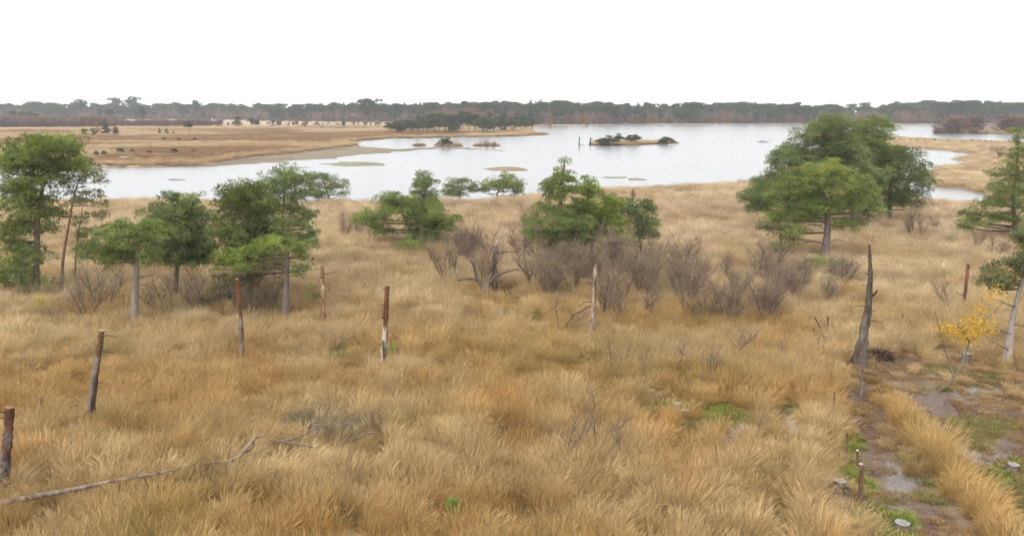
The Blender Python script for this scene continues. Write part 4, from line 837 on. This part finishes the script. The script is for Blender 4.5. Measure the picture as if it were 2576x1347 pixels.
def stump(label, px, py, rad, h, name='tree_stump', tilt=0., group=None):
    global rng
    rng = np.random.default_rng(int(px+py)); B = base_at(px, py); r = thing(name, label, 'stump', B, group); mb = MB(); t = np.linspace(0, 1, 6)
    T = np.array([B+np.array([tilt*h*q, 0, -.1+(h+.1)*q]) for q in t]); R = rad*(1+.55*np.exp(-t*5)); tube(mb, T, R, np.tile((.20,.155,.125), (72, 1))*(.7+.6*rng.random((72, 1))), 12, .09, cap=False); mb.build('bark', M_DEAD, r, B, True)
    mb = MB(); a = np.arange(14)*6.283/14; V = [T[-1]+np.array([0,0,.0])] + [T[-1]+np.array([math.cos(q)*rad*(.85+.25*rng.random()), math.sin(q)*rad*(.85+.25*rng.random()), .004+.03*rng.random()]) for q in a]; mb.add(np.array(V), [(0, 1+i, 1+(i+1) % 14) for i in range(14)], np.array([(.20,.185,.165)]+[(.25,.245,.235)]*14)*(.75+.5*rng.random((15, 1)))); mb.build('cut_face', M_CUT, r, B)
    for q in range(5):
        an = q*1.257+rng.random()*.6; mb = MB(); tube(mb, spline([B+np.array([math.cos(an)*rad*.8, math.sin(an)*rad*.8, .12]), B+np.array([math.cos(an)*rad*1.7, math.sin(an)*rad*1.7, .03]), B+np.array([math.cos(an)*rad*2.6, math.sin(an)*rad*2.6, -.06])], 5), np.linspace(.06, .02, 5), (.15,.115,.095), 5, .1); mb.build('root', M_DEAD, r, B)
stump('cut tree stump with pale grey top beside the leaning fence post', 2112, 1232, .20, .30); stump('pale round cut stump in bright moss at the bottom of the trodden path', 2270, 1326, .22, .16)
stump('cut stump with pale top in the brightest moss at the picture edge', 2546, 1190, .19, .24); stump('small cut stump with white top on the green patch left of the path', 1722, 1042, .16, .26); stump('low grey weathered stump behind the white-topped one on the green patch', 1703, 1018, .17, .18)
stump('dark old stump mound in pale grass behind the leaning dead trunk', 168, 862, .22, .40); stump('grey rotten stump hidden behind the yellow-leaved sapling', 2428, 910, .2, .42, tilt=.05)
stump('dark mossy stump in the grass above the brush heap', 786, 1000, .17, .3)
snag('short pale cut log lying at the rim of the green mossy patch', (1622,988), [(1630,984),(1640,982),(1648,985)], .07, .06, (.45,.39,.32), (.45,.39,.32), flare=0, name='cut_log', cat='log', sides=8)
def root_plate():
    global rng
    rng = np.random.default_rng(3); B = base_at(2212, 900); r = thing('root_plate', 'dark upturned root clump on the bare brown soil beside the splintered dead tree', 'roots', B); mb = MB()
    th = rng.random(160)*6.283; V, d = ell_pts(160, .8); tufts(mb, B+V*np.array([.55,.4,.2])+np.array([0,0,.1]), d, 5, .3, .05, np.tile((.15,.095,.065), (160, 1))*(.7+.6*rng.random((160, 1))), .8); mb.build('soil_clod', M_DEAD, r, B)
    for i in range(9):
        e = B+np.array([rng.normal()*.6, rng.normal()*.4, .3+.6*rng.random()]); m2 = MB(); tube(m2, spline([B+np.array([0,0,.1]), (B+e)/2+rng.normal(size=3)*.12, e], 6), np.linspace(.045, .012, 6), (.15,.105,.08), 5, .1); m2.build('root', M_DEAD, r, B)
root_plate()
def post(label, px, pb, tx, pt, rad=.05, cap=(.25,.2,.16)):
    global rng
    rng = np.random.default_rng(int(px*3+pb)); B = base_at(px, pb); Y = B[1]; r = thing('fence_post', label, 'fence post', B, 'old wooden fence posts'); mb = MB()
    T = spline([B-np.array([0,0,.2]), P((px+tx)/2, (pb+pt)/2, Y), P(tx, pt, Y)], 8); tube(mb, T, rad*np.linspace(1.05, .95, 8), np.tile((.19,.115,.075), (64, 1))*(.7+.6*rng.random((64, 1))), 8, .06, cap=False); mb.build('shaft', M_DEAD, r, B)
    mb = MB(); tube(mb, [T[-1], T[-1]+np.array([0,0,.02])], [rad*.97, rad*.8], cap, 8); mb.build('cut_top', M_CUT, r, B)
post('upright dark fence post beside the slanting brace', 2083, 842, 2083, 795, .055); post('slanting fence brace leaning away from the upright dark post', 2077, 848, 2049, 797, .04); post('short fence post under the top of the slanting brace', 2047, 856, 2047, 822, .04)
post('thin fence post in line below the slanting brace', 2058, 890, 2060, 850, .035); post('fence post with flat top in line, third from the brace', 2069, 908, 2072, 868, .045); post('fence post half sunk in tall golden grass', 2088, 965, 2091, 930, .045); post('thin dark fence stake among golden grass above the mossy verge', 2096, 1052, 2099, 985, .03)
post('lone fence post standing in open grass away from the line', 2270, 824, 2271, 788, .05); post('dark thin stake in the bright mossy verge', 2129, 1160, 2131, 1088, .03); post('short fence post with white top behind the nearest post', 2158, 1172, 2157, 1132, .05, (.6,.57,.52)); post('tallest nearest weathered fence post beside the cut stump', 2165, 1258, 2166, 1166, .075, (.36,.30,.24))

# ------------------------------------------------------------------ bare shrubs and saplings of the near land
def bare_shrub(seed, H=3., stems=5, fan=.5, ntw=26, col=(.17,.12,.085), twc=(.30,.228,.165), tw=.0030):
    global rng
    rng = np.random.default_rng(seed); tr, cr = MB(), MB()
    for s_ in range(stems):
        a = rng.random()*6.283; f = fan*(.35+.8*rng.random())*(1 if stems > 1 else .3); h = H*(.7+.35*rng.random()); k = np.array([math.cos(a)*f*h*.5, math.sin(a)*f*h*.5, 0])
        T = spline([np.array([math.cos(a)*.05, math.sin(a)*.05, -.15]), k*.35+np.array([0,0,h*.33])+rng.normal(size=3)*.06, k*.75+np.array([0,0,h*.68])+rng.normal(size=3)*.1, k*1.1+np.array([0,0,h])], 10)
        tube(tr, T, .032*(H/3)**.7*np.linspace(1, .12, 10), col, 5, .08)
        for i in range(13):
            t = .28+.68*rng.random(); p = T[int(t*9)]; b = rng.random()*6.283; L = H*.26*(1.25-t)*(.6+.8*rng.random())+.12
            e = p+np.array([math.cos(b)*L*.75, math.sin(b)*L*.75, L*(.6+.5*rng.random())]); m = (p+e)/2+rng.normal(size=3)*.03; tube(tr, [p, m, e], [.013,.009,.004], col, 3, cap=False)
            q = rng.random((ntw, 1)); tufts(cr, p*(1-q)+e*q, np.tile(unit((e-p)/L*.6+np.array([0,0,.7])), (ntw, 1)), 1, L*.7+.12, tw, np.array(twc)*(.7+.6*rng.random((ntw, 1))), .75)
    return tr, cr
SHR = {}
for nm, a in {'grey0': (1,3.,5,.7,17), 'grey1': (2,3.,5,.85,17), 'grey2': (3,3.,6,.6,16), 'red0': (4,3.,6,.75,15,(.165,.12,.092),(.285,.205,.16)), 'red1': (5,3.,6,.7,15,(.165,.12,.092),(.285,.205,.16)), 'sap0': (6,3.,1,.6,12), 'sap1': (7,3.,2,.55,14), 'sap2': (8,3.,3,.7,12)}.items():
    tr, cr = bare_shrub(*a); t_ = tr.mesh('trunk'); t_.materials.append(M_TWIG); c_ = cr.mesh('crown'); c_.materials.append(M_LEAF); SHR[nm] = (t_, c_)
def shrub(kind, px, pb, pt, label, group=None, rz=None, name='birch_shrub', cat='shrub', wx=1.):
    B = base_at(px, pb); h = P(px, pt, B[1])[2]-B[2]; s = h/3.1; r = thing(name, label, cat, B, group); wx *= .75+.85*((px*7.31+pb*3.7) % 1.); r.rotation_euler[0] = .3*(((px*3.17) % 1.)-.5); r.rotation_euler[1] = .36*(((pb*5.13+px*.71) % 1.)-.5); r.rotation_euler[2] = (px*2.3+pb) % 6.283 if rz is None else rz; r.scale = (s*wx, s*wx, s)
    for nm, me in zip(('trunk', 'crown'), SHR[kind]): o = bpy.data.objects.new(nm, me); COL.objects.link(o); o.parent = r
rg = random.Random(11)
for i in range(60):
    px = 1335+rg.random()*610; lo = np.interp(px, [1330,1500,1700,1950], [740,810,830,825]); pb = lo-rg.random()*125; hpx = np.interp(px, [1330,1500,1650,1900], [150,160,145,115])*(.6+.55*rg.random())*(pb/780)**1.2
    shrub(rg.choice(['grey0', 'grey1', 'grey2', 'grey1', 'red0', 'red1']), px, pb, pb-hpx, 'bare grey-brown birch shrub crowded in the thicket below the bright green pines', 'birch thicket below the bright green pines')
for i in range(16):
    px = 1885+rg.random()*240; pb = 690+rg.random()*75; shrub(rg.choice(['red0', 'red1', 'grey0']), px, pb, pb-65-35*rg.random(), 'low reddish bare shrub between the birch thicket and the great old pine', 'low reddish shrubs before the great old pine')
for i in range(20):
    px = 205+rg.random()*480; pb = 745+rg.random()*60; shrub(rg.choice(['sap0', 'sap1', 'sap2', 'grey1']), px, pb, pb-85-60*rg.random(), 'thin leafless sapling growing under the near pine group', 'saplings under the near pine group', name='bare_sapling', cat='sapling')
for i in range(9):
    px = 1150+rg.random()*200; pb = 640+rg.random()*40; shrub(rg.choice(['red0', 'red1', 'sap2']), px, pb, pb-80-30*rg.random(), 'faint reddish shrub behind the twisted dead tree', 'reddish shrubs behind the twisted dead tree')
for k, px, pb, pt, lb in (('grey1',1208,728,590,'leafless shrub growing through the arms of the twisted dead tree'), ('red1',1245,742,600,'reddish twiggy shrub just behind the twisted dead tree trunk'), ('grey0',1122,712,575,'fan-shaped bare shrub next to the twisted dead tree'), ('grey2',1145,706,590,'upright bare shrub touching the fan-shaped one'), ('red1',868,605,525,'mauve bare shrub on the tan slope before the shoreline pine'), ('red0',905,600,545,'small mauve bush between the mauve shrub and the forked pine'), ('grey2',2285,600,512,'round grey-mauve bare bush beside the pond'), ('grey0',2318,605,530,'second grey bush in front of the pond, thinner one'), ('red0',2350,590,540,'low brown bush on the pond bank'),
  ('sap2',1415,1160,1015,'forked bare sapling in open grass, nearest of three'), ('sap1',1506,1128,965,'tall v-shaped bare sapling in open grass, middle of three'), ('sap2',1560,1145,1030,'low bare sapling with slanting twig, last of three in open grass'), ('sap1',1900,1100,1000,'thin grey twig sapling in golden grass near the green patch'),
  ('sap0',1402,830,700,'crooked bare sapling beside the bark-stripped trunk'), ('sap1',1440,835,745,'low bare sapling under the drooping bough of the stripped trunk'), ('sap2',1780,960,850,'many-stemmed bare sapling above the green patch'), ('sap0',1700,945,820,'single bare sapling in the tan grass below the thicket'), ('sap1',1545,945,830,'slanting bare sapling with two stems above the mid grass'), ('sap2',1840,905,800,'twiggy bare sapling at the thicket edge'), ('sap0',1970,925,830,'short bare sapling near the fence line'), ('sap1',1610,960,850,'bare sapling pair below the thicket'),
  ('sap0',2010,780,690,'thin sapling in front of the low reddish shrubs'), ('sap1',135,835,750,'bare sapling before the tall edge pine'), ('sap2',395,790,690,'bent bare sapling beside the thick-trunked pine'), ('sap0',560,815,725,'bare thin sapling beneath the rust-red trunk'), ('grey1',60,765,690,'dark tangle of bare twigs at the foot of the tall edge pine'), ('grey2',200,770,690,'grey twig bush between edge pines and thick-trunked pine'), ('sap2',2395,800,680,'bare sapling by the thin rust-topped pole'), ('red1',2455,640,560,'brown bush below the long low pine bough'), ('red0',2500,655,580,'brown bush at the foot of the dark-trunked edge pine'), ('sap1',1245,520,492,'tiny leafless sapling at the near shore by the twin-stemmed pine'), ('red1',1330,640,560,'reddish bush between twisted tree and bright pines')):
    shrub(k, px, pb, pt, lb, name='bare_sapling' if k[:3] == 'sap' else 'birch_shrub', cat='sapling' if k[:3] == 'sap' else 'shrub')

# ------------------------------------------------------------------ yellow leaves
def yellow(label, base, stems, leaves, col=(.62,.40,.055), r0=.05, ls=.05, n=420, name='yellow_sapling', cat='sapling'):
    global rng
    rng = np.random.default_rng(int(base[0]+base[1])); B = base_at(*base); Y = B[1]; r = thing(name, label, cat, B); mb = MB(); tips = []
    for st in stems:
        L = spline([B if i == 0 and st[0] == base else P(a, b, Y)+np.array([0, rng.normal()*.1, 0]) for i, (a, b) in enumerate(st)], 9); tube(mb, L, r0*np.linspace(1, .25, 9), (.17,.15,.10), 6, .1); tips.append(L)
        for i in range(3, 9):
            for q in range(2): e = L[i]+unit(rng.normal(size=3)+np.array([0,0,.5]))*(.2+.35*rng.random())*r0*18; tube(mb, [L[i], e], [r0*.22,.004], (.16,.13,.095), 3, cap=False)
    mb.build('trunk', M_TWIG, r, B); mf = MB(); m = mpp(Y)
    for px, py, rx, ry in leaves:
        k = max(5, int(n*rx*ry/sum(q[2]*q[3] for q in leaves))); c = P(px, py, Y)+rng.normal(size=(k, 3))*np.array([rx*m*.8, rx*m*.7, ry*m*.85])
        cc = np.array(col)*(.6+.7*rng.random((k, 1))); tufts(mf, c, np.tile((0,0,-.3), (k, 1)), 2, ls*1.6, ls*.55, cc, 1.3)
    mf.build('foliage', M_LEAF, r, B)
yellow('leaning sapling with bright yellow-orange leaves on the bare wet ground', (2362,985), [[(2362,985),(2395,950),(2428,905),(2440,860),(2462,820),(2495,785)],[(2395,950),(2388,905),(2380,865),(2350,790)],[(2440,860),(2420,830),(2400,815)]], [(2400,830,30,12),(2435,835,30,14),(2460,815,24,16),(2425,850,20,10),(2380,825,16,8),(2470,775,16,8),(2440,800,18,8),(2490,830,14,8),(2500,740,18,14)], r0=.05, ls=.058, n=850)
yellow('clump of yellow leaves at the foot of the tall edge pine', (100,790), [[(100,790),(102,770),(108,755)],[(100,790),(92,765),(88,748)]], [(92,747,8,6),(108,755,11,8),(98,758,8,6)], (.55,.44,.10), .025, .045, 160)
yellow('faint yellow leafy sapling beside the thick-trunked pine', (308,800), [[(308,800),(310,760),(312,730)]], [(308,740,14,16),(318,725,10,10),(300,760,10,10)], (.45,.38,.13), .025, .04, 150)
for px, pb, pt, lb, nn in ((832,1182,1150,'small sprig of yellow leaves in the grass below the brush heap',26), (1366,1165,1130,'brightest sprig of yellow leaves beside the forked bare sapling',40), (1318,1205,1178,'pale yellow sprig in the grass near the brightest sprig',22), (948,1060,1036,'pale cream sprig beside the end of the brush heap',22), (1916,1330,1288,'yellow sprig low in the golden grass at the bottom',34), (1425,780,762,'tiny yellow sprig beside the crooked sapling',20)):
    yellow(lb, (px,pb), [[(px,pb),(px+1,pt)]], [(px,pt+4,7,9),(px-3,pt+14,6,7)], (.75,.56,.14), .01, .03, nn, 'yellow_sprig', 'plant')
pine('tiny green pine seedling in the deep grass at the bottom', (1143,1300), [(1142,1280),(1142,1262)], .015, [(1142,1270,7,7),(1140,1285,8,5)], (.22,.30,.08), .8, rc=.12, copies=1, name='pine_seedling', cat='seedling')
pine('green pine seedling at the base of the rust-topped trunk', (992,890), [(990,880),(988,868)], .02, [(988,872,10,7),(982,880,8,5)], 'bright', .8, rc=.15, copies=1, name='pine_seedling', cat='seedling')
def water_branch():
    B = G(1925, 358, WL); Y = B[1]; r = thing('drift_branch', 'dead branch lying half sunk in the open lake', 'branch', B)
    for ch, a in (([(1904,356),(1915,356),(1928,358),(1936,352),(1943,347)], .12), ([(1912,357),(1920,354),(1930,357)], .16)):
        mb = MB(); tube(mb, spline([P(p, q, Y) for p, q in ch], 8), a*np.linspace(1, .35, 8), (.12,.10,.09), 5, .1); mb.build('limb', M_DEAD, r, B)
water_branch()

# ------------------------------------------------------------------ haze
def make_haze():
    v = [(sx*2620, sy*2620, z) for z in (-2.6, 24) for sx, sy in ((-1,-1),(1,-1),(1,1),(-1,1))]
    me = mesh_np('haze', v, [(3,2,1,0),(4,5,6,7),(0,1,5,4),(1,2,6,5),(2,3,7,6),(3,0,4,7)])
    m, t, o = new_mat('damp_air'); pv = N(t, 'ShaderNodeVolumePrincipled'); pv.inputs['Color'].default_value = (.93,.96,1,1); pv.inputs['Density'].default_value = .00026
    t.links.new(pv.outputs[0], o.inputs['Volume']); me.materials.append(m)
    ob = bpy.data.objects.new('haze', me); COL.objects.link(ob); tag(ob, 'thin pale haze in the damp air over the lake and heath', kind='stuff')
make_haze()
